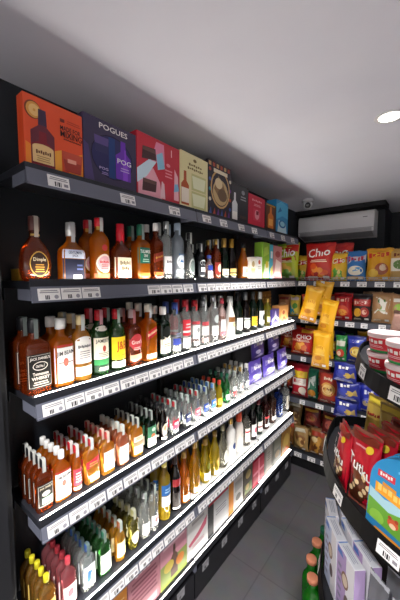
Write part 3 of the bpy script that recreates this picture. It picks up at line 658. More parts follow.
conf = [('r', .02+.16*i, .9-.0*i, .12+.16*i, .97, K_[(i*3) % 6+1]) for i in range(6)] + [('p', [(.02+.16*i, .02), (.14+.16*i, .02), (.1+.16*i, .16)], K_[(i*2+1) % 6+1]) for i in range(6)] + [('d', .06 if i % 2 else .94, .2+.09*i, .05, .035, K_[i % 5+2]) for i in range(8)]
carton_at(0, 208, 231, .09, .305, 'gift_box', '#231b2a', conf + [
    ('d', .5, .52, .42, .36, K_[1]), ('d', .5, .52, .37, .32, K_[0]), ('d', .5, .46, .33, .24, C_('#c4a878')), ('p', [(.22, .5), (.4, .76), (.62, .62), (.8, .4), (.5, .3)], C_('#8a6a48')), ('d', .42, .62, .16, .1, C_('#e0cca0')), ('d', .58, .42, .2, .12, C_('#6b5238')), ('r', .2, .8, .8, .87, C_('#e8ddc4'))],
    'tall patterned gift box with round bronze picture', GT)
carton_at(0, 231, 248, .085, .238, 'gift_box', '#26242a', [('p', bottle_shape(.2, .05, .3, .7), C_('#d6d8da')), ('r', .06, .05, .34, .26, WHITE), ('d', .68, .82, .1, .06, C_('#8a8c92')), ('l', .52, .6, .86, .74, 2, C_('#9a9ca2')), ('r', .5, .12, .9, .2, C_('#4a3a34'))], 'black gift box with pale bottle picture', GT)
carton_at(0, 248.3, 264.5, .085, .215, 'gift_box', '#c92440', [('w', 6, .2, .8, .8, .87, C_('#f0b0b8')), ('r', .28, .2, .72, .58, C_('#d8405a')), ('d', .5, .4, .14, .16, C_('#f0a0ac')), ('r', .45, .4, .6, .52, C_('#8a1a30')), ('l', .3, .66, .72, .74, 2, C_('#f0b0b8'))], 'plain crimson gift box with small pink emblem', GT)
carton_at(0, 264.8, 275.8, .085, .2, 'gift_box', '#3a2218', [('r', .1, .12, .9, .9, C_('#6a3a1c')), ('p', bottle_shape(.5, .1, .5, .8), C_('#d9782a')), ('r', .32, .2, .68, .45, C_('#f0b45a')), ('r', .1, .92, .9, .98, C_('#b8923c'))], 'brown gift box with glowing amber bottle picture', GT)
carton_at(0, 276, 287.5, .085, .262, 'gift_box', '#2a8cc4', [('p', [(.0, .4), (.5, .55), (1, .5), (1, .9), (.4, .98), (0, .85)], C_('#53b4dc')), ('p', [(.1, .04), (.9, .04), (.8, .34), (.2, .4)], C_('#c8e4ee')), ('d', .5, .3, .3, .12, C_('#1f6aa8')), ('d', .52, .31, .2, .08, C_('#9ad0e4')), ('p', [(.1, .6), (.45, .7), (.3, .8)], C_('#1f6aa8'))], 'sky blue gift box at the end of the top shelf', GT)
carton('gold_box', .055, .07, .042, '#c8992e', [('r', .1, .4, .9, .6, C_('#8a6420'))], (-1.19, .455, DECK[1]+.0005), PI/2, 'gold carton lying behind the pinched dark bottle', 'box')

G2 = 'cartons at the far end of the second shelf'
carton_at(1, 250.2, 256, .07, .15, 'gift_box', '#efe9da', [('r', .15, .1, .85, .5, C_('#e0c890')), ('d', .5, .7, .25, .14, C_('#b9a06a'))], 'small ivory carton with tan panel on second shelf', G2)
carton_at(1, 256.2, 262, .07, .16, 'gift_box', '#f2efe8', [('l', .2, .3, .8, .6, 4, C_('#b8b2a6')), ('d', .5, .76, .2, .1, C_('#d0684a'))], 'small white carton with orange dot on second shelf', G2)
carton_at(1, 262.3, 269.3, .07, .272, 'gift_box', '#8ab83a', [('p', [(.1, .05), (.9, .05), (.95, .5), (.3, .4)], C_('#e8eccb')), ('p', [(.1, .6), (.9, .7), (.7, .9), (.2, .85)], C_('#b4d45a')), ('d', .6, .4, .2, .1, C_('#d9c93c'))], 'tall lime green carton on second shelf', G2)
carton_at(1, 269.5, 272.8, .07, .265, 'gift_box', '#4ab2cc', [('p', [(.1, .05), (.9, .05), (.9, .4), (.2, .3)], C_('#f0e070')), ('r', .2, .6, .8, .8, C_('#e9f2f2'))], 'narrow turquoise carton on second shelf', G2)
carton_at(1, 273, 281.5, .07, .262, 'gift_box', '#c98a86', [('p', [(.1, .1), (.8, .05), (.9, .5), (.3, .6)], C_('#f0d8cc')), ('d', .5, .75, .3, .1, C_('#a8504c')), ('r', .1, .02, .9, .08, C_('#8a3a3c'))], 'dusty pink carton on second shelf', G2)

G3 = 'packs at the far end of the third shelf'
carton_at(2, 271.5, 279, .07, .13, 'gift_pack', '#463a86', [('p', [(.0, .2), (.5, .45), (1, .2), (1, .4), (.5, .65), (0, .4)], C_('#d8d4ec')), ('p', [(.3, .5), (.5, .95), (.7, .5)], C_('#c9c2e6')), ('d', .5, .52, .12, .1, WHITE)], 'violet gift pack with white bow print on third shelf', G3, front=-1.045)
carton_at(2, 279.4, 288, .07, .15, 'gift_pack', '#d99a58', [('d', .5, .5, .35, .3, C_('#e8b878')), ('p', [(.1, .1), (.9, .1), (.5, .4)], C_('#c4622e')), ('d', .45, .6, .15, .12, C_('#b4502a'))], 'orange tan carton on third shelf', G3, front=-1.045)
z = DECK[2]+.0005
latt = []
for i in range(5):
    for j in range(9): latt.append(('p', [(.02+.2*i, .05+.1*j+.05), (.1+.2*i, .1*j+.02+.0), (.18+.2*i, .05+.1*j+.05), (.1+.2*i, .1*j+.098)], C_('#b98a4c' if (i+j) % 2 else '#9a6a34')))
carton('gift_box', .16, .08, .275, '#7c5428', latt, (-1.18, 2.33, z), PI/2, 'tall brown lattice patterned box behind the third shelf packs', 'box', G3)

# ------------------------------------------------------------------ film bags
class Bag:
    """pillow bag: crimped at both ends, puffed between; local front is -Y, stands on z=0"""
    def __init__(s, name, w, h, t, base, items, seal=None, seed=0, crumple=1.5, nu=14, nv=16):
        if name == 'snack_bag':
            w *= .94; items = items+[('l', .12, .055, .5, .12, 2, film('#e6dcc8')), ('r', .66, .055, .86, .12, film('#e9e6e0'))]
        s.name = name; s.w, s.h, s.t = w, h, t
        q = random.Random(seed); ph = [q.uniform(0, 6.3) for _ in range(6)]
        s0, s1 = .045, .955
        def puff(u, v):
            vv = (v-s0)/(s1-s0)
            if vv <= 0 or vv >= 1: return 0.
            e = max(0., 1-abs(u)**3.2)**.8
            g = max(0., math.sin(PI*vv))**.42
            wr = 1+crumple*(.07*math.sin(7*u+ph[0]+4*vv)+.06*math.sin(11*vv+ph[1]+3*u)+.05*math.sin(16*u+ph[2])*max(0, 1-4*min(vv, 1-vv)))
            return e*g*wr
        def edge(v):
            vv = min(max((v-s0)/(s1-s0), 0), 1)
            return w/2*(1-.07*math.sin(PI*vv)**.5+.012*crumple*math.sin(9*v+ph[3]))
        def P_(u, v, sg, o):
            return (u*edge(v), sg*(t/2*puff(u, v)+.0008+o), v*h+.004*crumple*math.sin(5*u+ph[4])*(v > .9))
        s.S = lambda u, v, o: P_(2*u-1, v, -1, o*1.6)
        b = MB(); vs = []; fs = []
        vsn = [0, s0] + [s0+(s1-s0)*(i+1)/nv for i in range(nv)] + [1]
        us = [math.sin(PI/2*(2*i/nu-1)) for i in range(nu+1)]
        rows = len(vsn); n = nu+1
        for sg in (-1, 1):
            for v in vsn:
                for u in us: vs.append(P_(u, v, sg, 0))
        for sgi in range(2):
            o = sgi*rows*n
            for j in range(rows-1):
                for i in range(nu):
                    f = (o+j*n+i, o+j*n+i+1, o+(j+1)*n+i+1, o+(j+1)*n+i)
                    fs.append(f if sgi == 0 else f[::-1])
        for j in range(rows-1):
            for i in (0, nu):
                f = (j*n+i, rows*n+j*n+i, rows*n+(j+1)*n+i, (j+1)*n+i); fs.append(f if i else f[::-1])
        for j in (0, rows-1):
            for i in range(nu): fs.append((j*n+i, j*n+i+1, rows*n+j*n+i+1, rows*n+j*n+i))
        b.add(vs, fs, film(base) if isinstance(base, str) else base, True)
        paint(b, s.S, items, .0002, .0012, 12, 8)
        s.body = b.mesh(name); s.parts = []
        for nm_, z0, z1 in (('bottom_seal', 0, h*s0), ('top_seal', h*s1, h)):
            b = MB(); sm = film(seal or (base if isinstance(base, str) else '#c9c9c9')); k = 16
            vs = []
            for sg in (-1, 1):
                for zz in (z0, z1):
                    for i in range(k+1):
                        vs.append(((-1+2*i/k)*w/2*.995, sg*(.0016+.0006*(i % 2)), zz+(.0022 if (i % 2 and zz in (0, h)) else 0)))
            n = k+1
            fs = [(i, i+1, n+i+1, n+i) for i in range(k)] + [(2*n+i, 3*n+i, 3*n+i+1, 2*n+i+1) for i in range(k)]
            b.add(vs, fs, sm); s.parts.append((nm_, b.mesh(nm_)))
    def put(s, loc, rot, label, cat, group):
        loc = (loc[0], loc[1], loc[2]+s.w/2*abs(math.sin(rot[1])))   # a tilted bag rests on its lower corner
        o = new(s.name, s.body, None, loc); o.rotation_euler = rot; clean(o, label, cat, group)
        for nm_, me in s.parts: new(nm_, me, o)
        return o
F = film
def crisps(cu, cv, n, r, c1, c2, seed=1):
    q = random.Random(seed); o = []
    for k in range(n):
        a = q.uniform(0, 6.28); d = q.uniform(.2, 1)*r
        o.append(('d', cu+d*math.cos(a), cv+d*.7*math.sin(a), r*.42*q.uniform(.8, 1.2), r*.3*q.uniform(.8, 1.2), F(c1 if k % 2 else c2)))
    return o

# purple film packs at the far end of the fourth shelf
GP = 'purple film packs on the fourth shelf'
PUR = [('p', [(.1, .55), (.5, .62), (.9, .8), (.5, .9), (.12, .8)], F('#8f84c4')), ('d', .6, .3, .25, .18, F('#6a5fb4')), ('d', .35, .35, .16, .1, F('#c9c2e2')), ('p', [(.1, .1), (.5, .06), (.9, .18), (.5, .24)], F('#a99fd6')), ('w', 5, .25, .62, .8, .8, WHITE)]
zz = DECK[3]+.0005
bp = Bag('confectionery_pack', .2, .17, .05, '#51409c', PUR, seed=3)
for k, (px, x, z, lb) in enumerate([(255.5, -1.09, zz, 'nearest purple film pack, lower row on fourth shelf'), (269, -1.085, zz, 'purple film pack in the middle of lower row, fourth shelf'), (282.5, -1.08, zz, 'farthest purple film pack, lower row on fourth shelf'),
                                   (258, -1.125, zz+.165, 'nearest purple film pack, upper row under third shelf'), (274, -1.12, zz+.165, 'farther purple film pack, upper row under third shelf')]):
    bp.put((x, along(px, x, z+.08), z), (-.08, 0, PI/2+rnd.uniform(-.05, .05)), lb, 'packet', GP)

# bottom shelf cartons
G6 = 'cartons on the bottom shelf'
carton_at(5, 96, 128, .12, .235, 'gift_box', '#d98a2c', [('r', .05, .1, .95, .5, C_('#c8761e')), ('l', .1, .6, .9, .8, 3, C_('#f0c88a'))], 'orange carton nearest on the bottom shelf', G6)
carton_at(5, 128.5, 160, .12, .24, 'gift_box', '#b87884', [('l', .08, .3, .92, .85, 6, C_('#8a4a5a')), ('r', .1, .06, .9, .2, C_('#d8a8b0')), ('w', 4, .2, .88, .7, .95, C_('#f0dfe2'))], 'dusty pink carton with rows of dark print', G6)
carton_at(5, 160.5, 187, .12, .245, 'gift_box', '#c98a98', [('r', .0, .0, 1, .52, C_('#8a9a4a')), ('p', bottle_shape(.5, .1, .26, .7), C_('#5a3a2a')), ('d', .3, .4, .18, .12, C_('#c9b44a')), ('d', .72, .34, .16, .12, C_('#d9842e')), ('r', .1, .84, .9, .94, C_('#e8c4cc'))], 'pink carton with green lower half and bottle picture', G6)
carton_at(5, 187.5, 208, .12, .245, 'gift_box', '#d9d6d4', [('p', [(.05, .38), (.5, .5), (.95, .72), (.9, .5), (.5, .36), (.1, .3)], C_('#c25a70')), ('l', .2, .2, .8, .3, 3, C_('#c88a98')), ('r', .2, .78, .8, .86, C_('#a8a4a4'))], 'white carton with rosy brush stroke', G6)
carton_at(5, 208.5, 228, .12, .25, 'gift_box', '#c9c8c8', [('r', .0, .82, 1, 1, C_('#c4303e')), ('r', .0, .0, .24, .82, C_('#1e1e22')), ('l', .35, .4, .9, .6, 3, C_('#8a8a90')), ('r', .3, .05, .95, .12, C_('#eeeeee'))], 'grey carton with red top and black side band', G6, side=[('r', 0, 0, 1, 1, C_('#1e1e22'))])
carton_at(5, 228.5, 243, .12, .24, 'gift_box', '#dcd8d2', [('r', .0, .0, .32, 1, C_('#e08a22')), ('r', .4, .5, .9, .8, C_('#b8b4ae')), ('d', .65, .3, .18, .1, C_('#8a8680'))], 'white carton with orange edge', G6)
carton_at(5, 243.5, 252.5, .12, .23, 'gift_box', '#4a4030', [('d', .5, .7, .3, .14, C_('#b8a060')), ('r', .1, .1, .9, .4, C_('#7c8a4a')), ('d', .4, .3, .2, .1, C_('#c9b070'))], 'dark olive carton with gold oval', G6)
o = carton_at(5, 253, 264, .12, .2, 'gift_box', '#c02a44', [('r', .44, .0, .58, 1, C_('#e88a9a')), ('r', 0, .46, 1, .56, C_('#e88a9a'))], 'red gift box tied with pink ribbon', G6)
b = MB()
for sg in (-1, 1):
    b.lathe([(.004, 0), (.02, .012), (.026, .03), (.018, .045), (.004, .052)], M('#e0405a', .4), (sg*.026, -.03), 10)
q = b.obj('ribbon_bow', o, (0, 0, .2))
carton_at(5, 264.5, 272.5, .12, .25, 'gift_box', '#8a8278', [('r', .2, .1, .8, .9, C_('#b4aca0')), ('l', .3, .4, .7, .7, 4, C_('#6a6258'))], 'grey brown carton on the bottom shelf', G6)
carton_at(5, 273, 281, .12, .25, 'gift_box', '#6a6a60', [('r', .1, .5, .9, .9, C_('#8a8a7a')), ('d', .5, .3, .3, .12, C_('#b09a7a'))], 'mossy grey carton on the bottom shelf', G6)
carton_at(5, 281.5, 290, .12, .22, 'gift_box', '#a87c3a', [('d', .5, .5, .35, .3, C_('#c9a85a')), ('p', [(.1, .05), (.9, .05), (.5, .3)], C_('#c4622e'))], 'mustard carton at the far end of bottom shelf', G6)

# ------------------------------------------------------------------ snack shelving across the end of the aisle
FY = 2.80                                    # its front edge
BD = [1.822, 1.475, 1.105, .685, .15]
sx0, sx1 = -1.29, .42
snk = empty('shelving_unit', 'dark metal snack shelving across the end of the aisle, under the air conditioner', 'shelving', ((sx0+sx1)/2, FY+.2, 0))
ox, oy = (sx0+sx1)/2, FY+.2
W2 = (sx1-sx0)/2
b = MB(); b.box(-W2, W2, .33, .345, .02, 2.0, M('#1a1c20', .5)); b.obj('back_panel', snk)
for xx in (-W2, -.03, W2-.03):
    b = MB(); b.box(xx, xx+.03, .29, .329, 0, 2.02, BLACK); b.obj('upright', snk)
b = MB(); b.box(-W2, W2, -.19, .32, 0, .118, M('#17171a', .4)); b.obj('kick_panel', snk)
for si, dz in enumerate(BD):
    b = MB(); b.box(-W2, W2, -.19, .289, dz-.03, dz, M('#2b2d32', .45, .2), .002); sh = b.obj('shelf', snk)
    b = MB(); zt, zb = dz-.004, dz-.05
    pf = [(-.192, zt), (-.196, zt+.002), (-.204, zb), (-.2, zb-.002), (-.1965, zb+.002)]
    vs = [(-W2, y, z) for y, z in pf]+[(W2, y, z) for y, z in pf]; n = len(pf)
    b.add(vs, [(k, (k+1) % n, n+(k+1) % n, n+k) for k in range(n)]+[tuple(range(n))[::-1], tuple(range(n, 2*n))], M('#4a4c55', .4)); b.obj('price_rail', sh)
    x = -W2+.28 if si == 0 else -W2+.15
    while x < W2-.05:
        t = new('price_tag', TAGS[rnd.choice((0, 1, 2))], sh); t.location = (x, -.2015, (zt+zb)/2); t.rotation_euler = (math.radians(-10), 0, 0)
        x += rnd.choice((.11, .13, .16))
    if si == 0:                              # wire guard in front of the bags
        b = MB()
        for hz in (.012, .03): b.box(-W2+.27, W2, -.188, -.1855, dz+hz, dz+hz+.0025, M('#b9bcc2', .3, .7))
        k = -W2+.27
        while k < W2: b.box(k, k+.002, -.1855, -.1835, dz+.0, dz+.033, M('#b9bcc2', .3, .7)); k += .035
        b.obj('wire_guard', sh)

def chio(c1, c2, c3, t='Chio', food=('#e8a13a', '#c9622a'), sd=1):
    return [('p', [(.02, .55), (.98, .66), (.98, .97), (.02, .97)], F(c2)), ('p', [(.02, .03), (.98, .03), (.98, .2), (.5, .3), (.02, .22)], F(c3)),
            ] + crisps(.5, .26, 7, .26, food[0], food[1], sd) + [('p', [(.08, .46), (.94, .54), (.9, .66), (.1, .6)], F(c2)), ('t', t, .12, .6, .88, .82, WHITE, .06), ('l', .2, .48, .8, .56, 2, F('#f5e6c8'))]
GB = ['snack bags on the top snack shelf', 'snack bags on the second snack shelf', 'snack bags on the third snack shelf', 'snack bags on the fourth snack shelf', 'snack bags on the bottom snack shelf']
def back(bag, si, px, y, label, zoff=0., lean=.06, rz=0., roll=0.):
    z = BD[si]+.001+zoff
    # where the aisle's end shelves show column px at distance y
    k = (px-200)/FPX; a = Vector((0, y, z+.1-CAMZ))
    x = (k*a.dot(Fv)-a.dot(Rv))/(Rv.x-k*Fv.x)
    return bag.put((x, y, z), (-lean, roll, rz), label, 'snack bag', GB[si])
yb = FY+.085
b1 = Bag('snack_bag', .25, .36, .10, '#b9c42e', chio('#c92a22', '#c0281e', '#5c9a34', food=('#e0b04a', '#6ca03c'), sd=4), '#6a9a2e', 1)
back(b1, 0, 287, yb, 'green and red crisp bag tucked in the corner of top snack shelf')
b2 = Bag('snack_bag', .285, .345, .11, '#c42a1c', chio('#d8361e', '#b81a18', '#a01414', food=('#e88a2a', '#d9541e'), sd=2), '#a81a14', 2)
back(b2, 0, 319.5, yb, 'large red crisp bag with slanted white lettering')
b3 = Bag('snack_bag', .15, .245, .08, '#e3b52c', [('p', [(.02, .5), (.98, .62), (.98, .86), (.02, .8)], F('#cc2a22')), ('p', [(.02, .04), (.98, .04), (.98, .4), (.3, .46), (.02, .3)], F('#5fa83a')), ('t', 'Chio', .1, .6, .9, .78, WHITE, .05)]+crisps(.55, .24, 5, .2, '#a9cf5a', '#e8d07a', 3), '#b9902a', 3)
back(b3, 0, 339, yb-.01, 'small yellow, red and green crisp bag')
b4 = Bag('snack_bag', .17, .255, .085, '#2b72b8', [('p', [(.02, .56), (.98, .6), (.98, .88), (.02, .86)], F('#c9c4cc')), ('w', 5, .1, .64, .9, .82, F('#c02a44')), ('d', .5, .34, .4, .16, F('#e8e2cc')), ('p', [(.3, .28), (.7, .36), (.8, .46), (.5, .44)], F('#4a9ad0')), ('r', .1, .06, .9, .14, F('#d8a84a'))], '#2462a4', 4)
back(b4, 0, 356, yb-.005, 'blue snack bag with pale oval picture')
b5 = Bag('snack_bag', .205, .27, .10, '#dfa01e', [('p', [(.04, .66), (.96, .7), (.96, .94), (.04, .9)], F('#e8b82c')), ('w', 5, .08, .68, .9, .84, F('#d2382a'), .04), ('d', .62, .36, .26, .18, F('#a8563a')), ('d', .68, .4, .14, .1, F('#e8cfb0')), ('d', .3, .24, .2, .12, F('#f0c850'))], '#c98a18', 5)
back(b5, 0, 379, yb, 'mustard yellow snack bag with round photo print')
b6 = Bag('snack_bag', .17, .26, .09, '#c9a05a', [('r', .1, .3, .9, .7, F('#ece6d8')), ('d', .5, .5, .3, .14, F('#6a8a4a')), ('w', 4, .2, .74, .8, .86, F('#7a3a22'))], '#b4883e', 6)
back(b6, 0, 400, yb, 'tan nut bag with white label on top snack shelf')
back(b5, 0, 425, yb, 'yellow snack bag nearest the pillar, top snack shelf')
# second row
c1 = Bag('snack_bag', .14, .2, .07, '#c88a5c', [('d', .5, .4, .35, .24, F('#e0b088')), ('r', .1, .76, .9, .9, F('#8a2a24')), ('d', .4, .36, .15, .1, F('#b45a3a'))], None, 11)
back(c1, 1, 284, FY+.12, 'tan biscuit bag in the corner, second snack shelf')
c2 = Bag('snack_bag', .11, .2, .07, '#e0c44a', [('p', [(.05, .05), (.6, .05), (.7, .5), (.05, .6)], F('#3aa0b4')), ('r', .1, .78, .9, .92, F('#d9c2c8')), ('d', .6, .5, .25, .14, F('#5a9a3a'))], None, 12)
back(c2, 1, 295, FY+.07, 'small yellow and teal bag, second snack shelf')
c3 = Bag('snack_bag', .16, .215, .075, '#c2402a', [('d', .5, .42, .36, .24, F('#e0842e')), ('r', .1, .76, .9, .92, F('#d8a0a0')), ('d', .46, .4, .18, .1, F('#f0b44a'))], None, 13)
back(c3, 1, 309, FY+.08, 'orange red bag half behind the hanging yellow bags')
c4 = Bag('snack_bag', .165, .24, .085, '#b81c22', [('w', 3, .12, .64, .88, .8, F('#f0c4a8')), ('d', .5, .34, .36, .2, F('#d94a22')), ('d', .5, .28, .26, .12, F('#f0a03a')), ('r', .06, .86, .94, .93, F('#7a1016'))], '#8a1218', 14)
back(c4, 1, 343, FY+.08, 'deep red snack bag, second snack shelf')
c5 = Bag('snack_bag', .165, .235, .085, '#2a2224', [('r', .06, .56, .94, .8, F('#c03a34')), ('w', 6, .1, .6, .9, .74, F('#f0d4c4')), ('d', .3, .32, .2, .16, F('#d9a02a')), ('d', .66, .34, .24, .18, F('#a8342e')), ('d', .66, .34, .12, .09, F('#e8b8a0'))], '#1a1416', 15)
back(c5, 1, 362, FY+.08, 'black snack bag with red banner')
c6 = Bag('snack_bag', .165, .25, .085, '#b58c62', [('p', [(.12, .3), (.8, .3), (.9, .8), (.2, .86)], F('#ece8dc')), ('p', [(.2, .36), (.7, .4), (.5, .6)], F('#7aa84a')), ('w', 3, .3, .66, .7, .78, F('#4a7a34'))], '#9c744c', 16)
back(c6, 1, 382, FY+.08, 'brown paper bag with white and green label')
c7 = Bag('snack_bag', .165, .24, .085, '#b98e66', [('d', .5, .5, .34, .2, F('#9ac04a')), ('r', .15, .74, .85, .86, F('#ece6da'))], '#9c744c', 17)
back(c7, 1, 401, FY+.08, 'brown bag with round lime label')
# third row
d1 = Bag('snack_bag', .235, .255, .10, '#b8201c', [('p', [(.03, .04), (.97, .04), (.97, .36), (.5, .46), (.03, .38)], F('#e8882a'))]+crisps(.5, .25, 8, .28, '#f0a83c', '#d9621e', 8)+[('r', .5, .84, .97, .95, F('#e0a02a')), ('t', 'CHIO', .3, .6, .95, .76, WHITE), ('w', 5, .08, .5, .5, .6, F('#f0b8a0')), ('l', .4, .5, .9, .58, 2, F('#f5d8c0'))], '#9a1614', 21)
back(d1, 2, 302, FY+.075, 'red and orange party crisp bag, third snack shelf')
d2 = Bag('snack_bag', .16, .26, .09, '#e6ae1e', [('d', .5, .55, .34, .18, F('#f0cf4a')), ('w', 4, .25, .5, .75, .62, F('#c42a22')), ('r', .1, .1, .9, .3, F('#d9961a')), ('d', .5, .24, .3, .1, F('#f0c45a'))], '#c98e16', 22)
back(d2, 2, 325, FY+.07, 'golden yellow crisp bag below the hanging bags, third snack shelf')
d3 = Bag('snack_bag', .1, .225, .07, '#2f8a44', [('r', .1, .6, .9, .8, F('#d8d8c4')), ('d', .5, .32, .36, .16, F('#c8402e')), ('d', .4, .3, .18, .1, F('#f0d8b0'))], None, 23)
back(d3, 2, 341, FY+.07, 'narrow green snack bag, third snack shelf')
d4 = Bag('snack_bag', .16, .24, .085, '#27348c', [('d', .55, .42, .36, .2, F('#c9a23a')), ('d', .55, .42, .24, .13, F('#e8d27a')), ('r', .1, .72, .9, .86, F('#3c4cb4')), ('w', 3, .3, .74, .7, .84, WHITE)], '#1c2668', 24)
back(d4, 2, 356, FY+.07, 'navy blue bag with gold roundel, third snack shelf')
back(c4, 2, 377, FY+.09, 'red bag behind the tubs, third snack shelf')
back(c5, 2, 397, FY+.09, 'black bag behind the tubs, third snack shelf')
for bg, si_, px_, y_, zo_, lb in [(c3, 1, 334, FY+.2, .0, 'orange red bag at the back of second snack shelf, behind the deep red one'), (c2, 1, 352, FY+.2, .0, 'yellow and teal bag at the back of second snack shelf'), (c6, 1, 372, FY+.21, 0., 'brown paper bag at the back of second snack shelf'), (c3, 1, 392, FY+.21, 0., 'orange red bag at the back of second snack shelf, between the brown bags'),
    (d2, 2, 312, FY+.2, 0., 'golden yellow bag behind the party crisp bag'), (d1, 2, 290, FY+.22, 0., 'red and orange crisp bag in the corner behind'), (d4, 2, 336, FY+.2, .0, 'navy blue bag behind the narrow green one'), (d3, 2, 347, FY+.2, 0., 'narrow green bag at the back of third snack shelf'), (d2, 2, 366, FY+.19, 0., 'golden yellow bag behind the navy bag'),
    (b3, 0, 303, FY+.2, 0., 'small yellow, red and green bag behind the large red one'), (b2, 0, 337, FY+.21, -.0, 'large red crisp bag at the back of top snack shelf')]:
    back(bg, si_, px_, y_, lb, zo_)
# fourth row
e1 = Bag('snack_bag', .175, .315, .09, '#c42030', [('r', .04, .6, .96, .8, F('#e4c22c')), ('p', [(.1, .62), (.9, .62), (.7, .76), (.3, .76)], F('#d8a01c')), ('r', .08, .36, .92, .58, F('#efe4da')), ('w', 4, .14, .42, .86, .54, F('#c42030')), ('d', .7, .2, .22, .12, F('#e8dccc'))], '#a01824', 31)
back(e1, 3, 300, FY+.075, 'red snack bag with yellow and white bands, fourth snack shelf')
e2 = Bag('snack_bag', .11, .29, .08, '#1f7a5a', [('p', [(.1, .3), (.9, .4), (.8, .8), (.3, .7)], F('#d8e4dc')), ('d', .5, .2, .34, .12, F('#e0962a'))], '#165a42', 32)
back(e2, 3, 312.5, FY+.085, 'narrow green and white bag, fourth snack shelf')
e3 = Bag('snack_bag', .2, .29, .10, '#b03a2a', [('d', .5, .48, .36, .22, F('#d9a24a')), ('d', .5, .48, .27, .16, F('#e8c47c')), ('w', 4, .28, .76, .72, .86, F('#f0dcc0')), ('p', [(.04, .04), (.96, .04), (.9, .2), (.1, .22)], F('#8a2a20')), ('w', 5, .3, .46, .7, .53, F('#8a3a1e'))], '#8a2a20', 33)
back(e3, 3, 328.5, FY+.06, 'rust red snack bag with golden roundel, fourth snack shelf')
e4 = Bag('snack_bag', .17, .24, .08, '#27309c', [('d', .5, .4, .34, .16, F('#5a64c4')), ('d', .4, .36, .2, .1, F('#c4b08a')), ('w', 3, .25, .66, .75, .82, F('#dfe2f4'))], '#1c2274', 34)
back(e4, 3, 351, FY+.07, 'royal blue bag standing on the fourth snack shelf', .0)
back(e4, 3, 369, FY+.08, 'royal blue bag beside the island edge, fourth snack shelf', 0)
for bg, px_, lb in [(e3, 306, 'rust red bag behind the banded red one, fourth snack shelf'), (e1, 321, 'red, yellow and white bag behind the narrow green one'), (e4, 340, 'royal blue bag behind the rust red one, fourth snack shelf'), (e3, 287, 'rust red bag in the corner of fourth snack shelf')]:
    back(bg, 3, px_, FY+.2, lb)
# blue bags hanging on a strip in front of the shelves
def hanger(px, y, z0, z1, label):
    k = (px-200)/FPX; z = (z0+z1)/2; a = Vector((0, y, z-CAMZ)); x = (k*a.dot(Fv)-a.dot(Rv))/(Rv.x-k*Fv.x)
    t = empty('clip_strip', label, 'hanging strip', (x, y, 0))
    b = MB(); b.box(-.012, .012, -.001, .001, z0, z1, M('#d8dade', .35)); b.obj('strip', t)
    b = MB(); b.box(-.016, .016, -.006, .004, z1-.03, z1+.004, M('#e6e6ea', .3)); b.box(-.004, .004, -.02, -.006, z1-.012, z1-.006, M('#e6e6ea', .3)); b.obj('hook', t)
    return x
xh = hanger(347.5, FY-.028, .66, 1.06, 'white plastic strip carrying the hanging blue bags')
e5 = Bag('snack_bag', .2, .165, .07, '#1d2784', [('p', [(.3, .1), (.95, .3), (.9, .6), (.5, .4)], F('#a8905a')), ('d', .4, .45, .3, .22, F('#3f49a8')), ('d', .62, .4, .16, .14, F('#c9a84a')), ('w', 3, .2, .66, .66, .84, WHITE), ('p', [(.05, .08), (.9, .05), (.8, .2), (.2, .22)], F('#8a90d4'))], '#1c2274', 35)
for k, (dx, z, ro, ln) in enumerate([(-.02, .955, .05, 'topmost'), (.015, .80, -.08, 'second from top'), (-.005, .64, .06, 'third from top'), (.02, .49, -.05, 'lowest')]):
    e5.put((xh+dx, FY-.075, z), (-.12, ro, .06*(-1)**k), 'royal blue bag, %s on the hanging strip' % ln, 'snack bag', 'blue bags on the hanging strip')
# yellow bags hanging high up
xh = hanger(322, FY-.028, 1.28, 1.815, 'white plastic strip carrying the hanging yellow bags')
y1_ = Bag('snack_bag', .16, .31, .05, '#e8aa1c', [('d', .5, .5, .3, .14, F('#efbb38')), ('w', 4, .28, .52, .72, .62, F('#d9921a')), ('r', .2, .36, .8, .4, F('#f2c850')), ('p', [(.06, .06), (.94, .05), (.8, .16), (.2, .16)], F('#d9921a')), ('d', .42, .28, .2, .06, F('#c97f16')), ('r', .1, .86, .9, .92, F('#f0c040'))], '#d0941a', 41, 1.6)
for dx, dy, z, ro, rz, ln in [(-.10, -.11, 1.45, .22, .2, 'upper left, tilted'), (-.015, -.03, 1.50, .12, .1, 'topmost, behind'), (.07, -.165, 1.35, .13, -.35, 'right, turned edgeways'), (.055, -.21, 1.09, .02, -.1, 'lowest in front')]:
    y1_.put((xh+dx, FY-.02+dy, z), (-.06, ro, rz), 'yellow crisp bag hanging from the strip, '+ln, 'snack bag', 'yellow bags on the hanging strip')
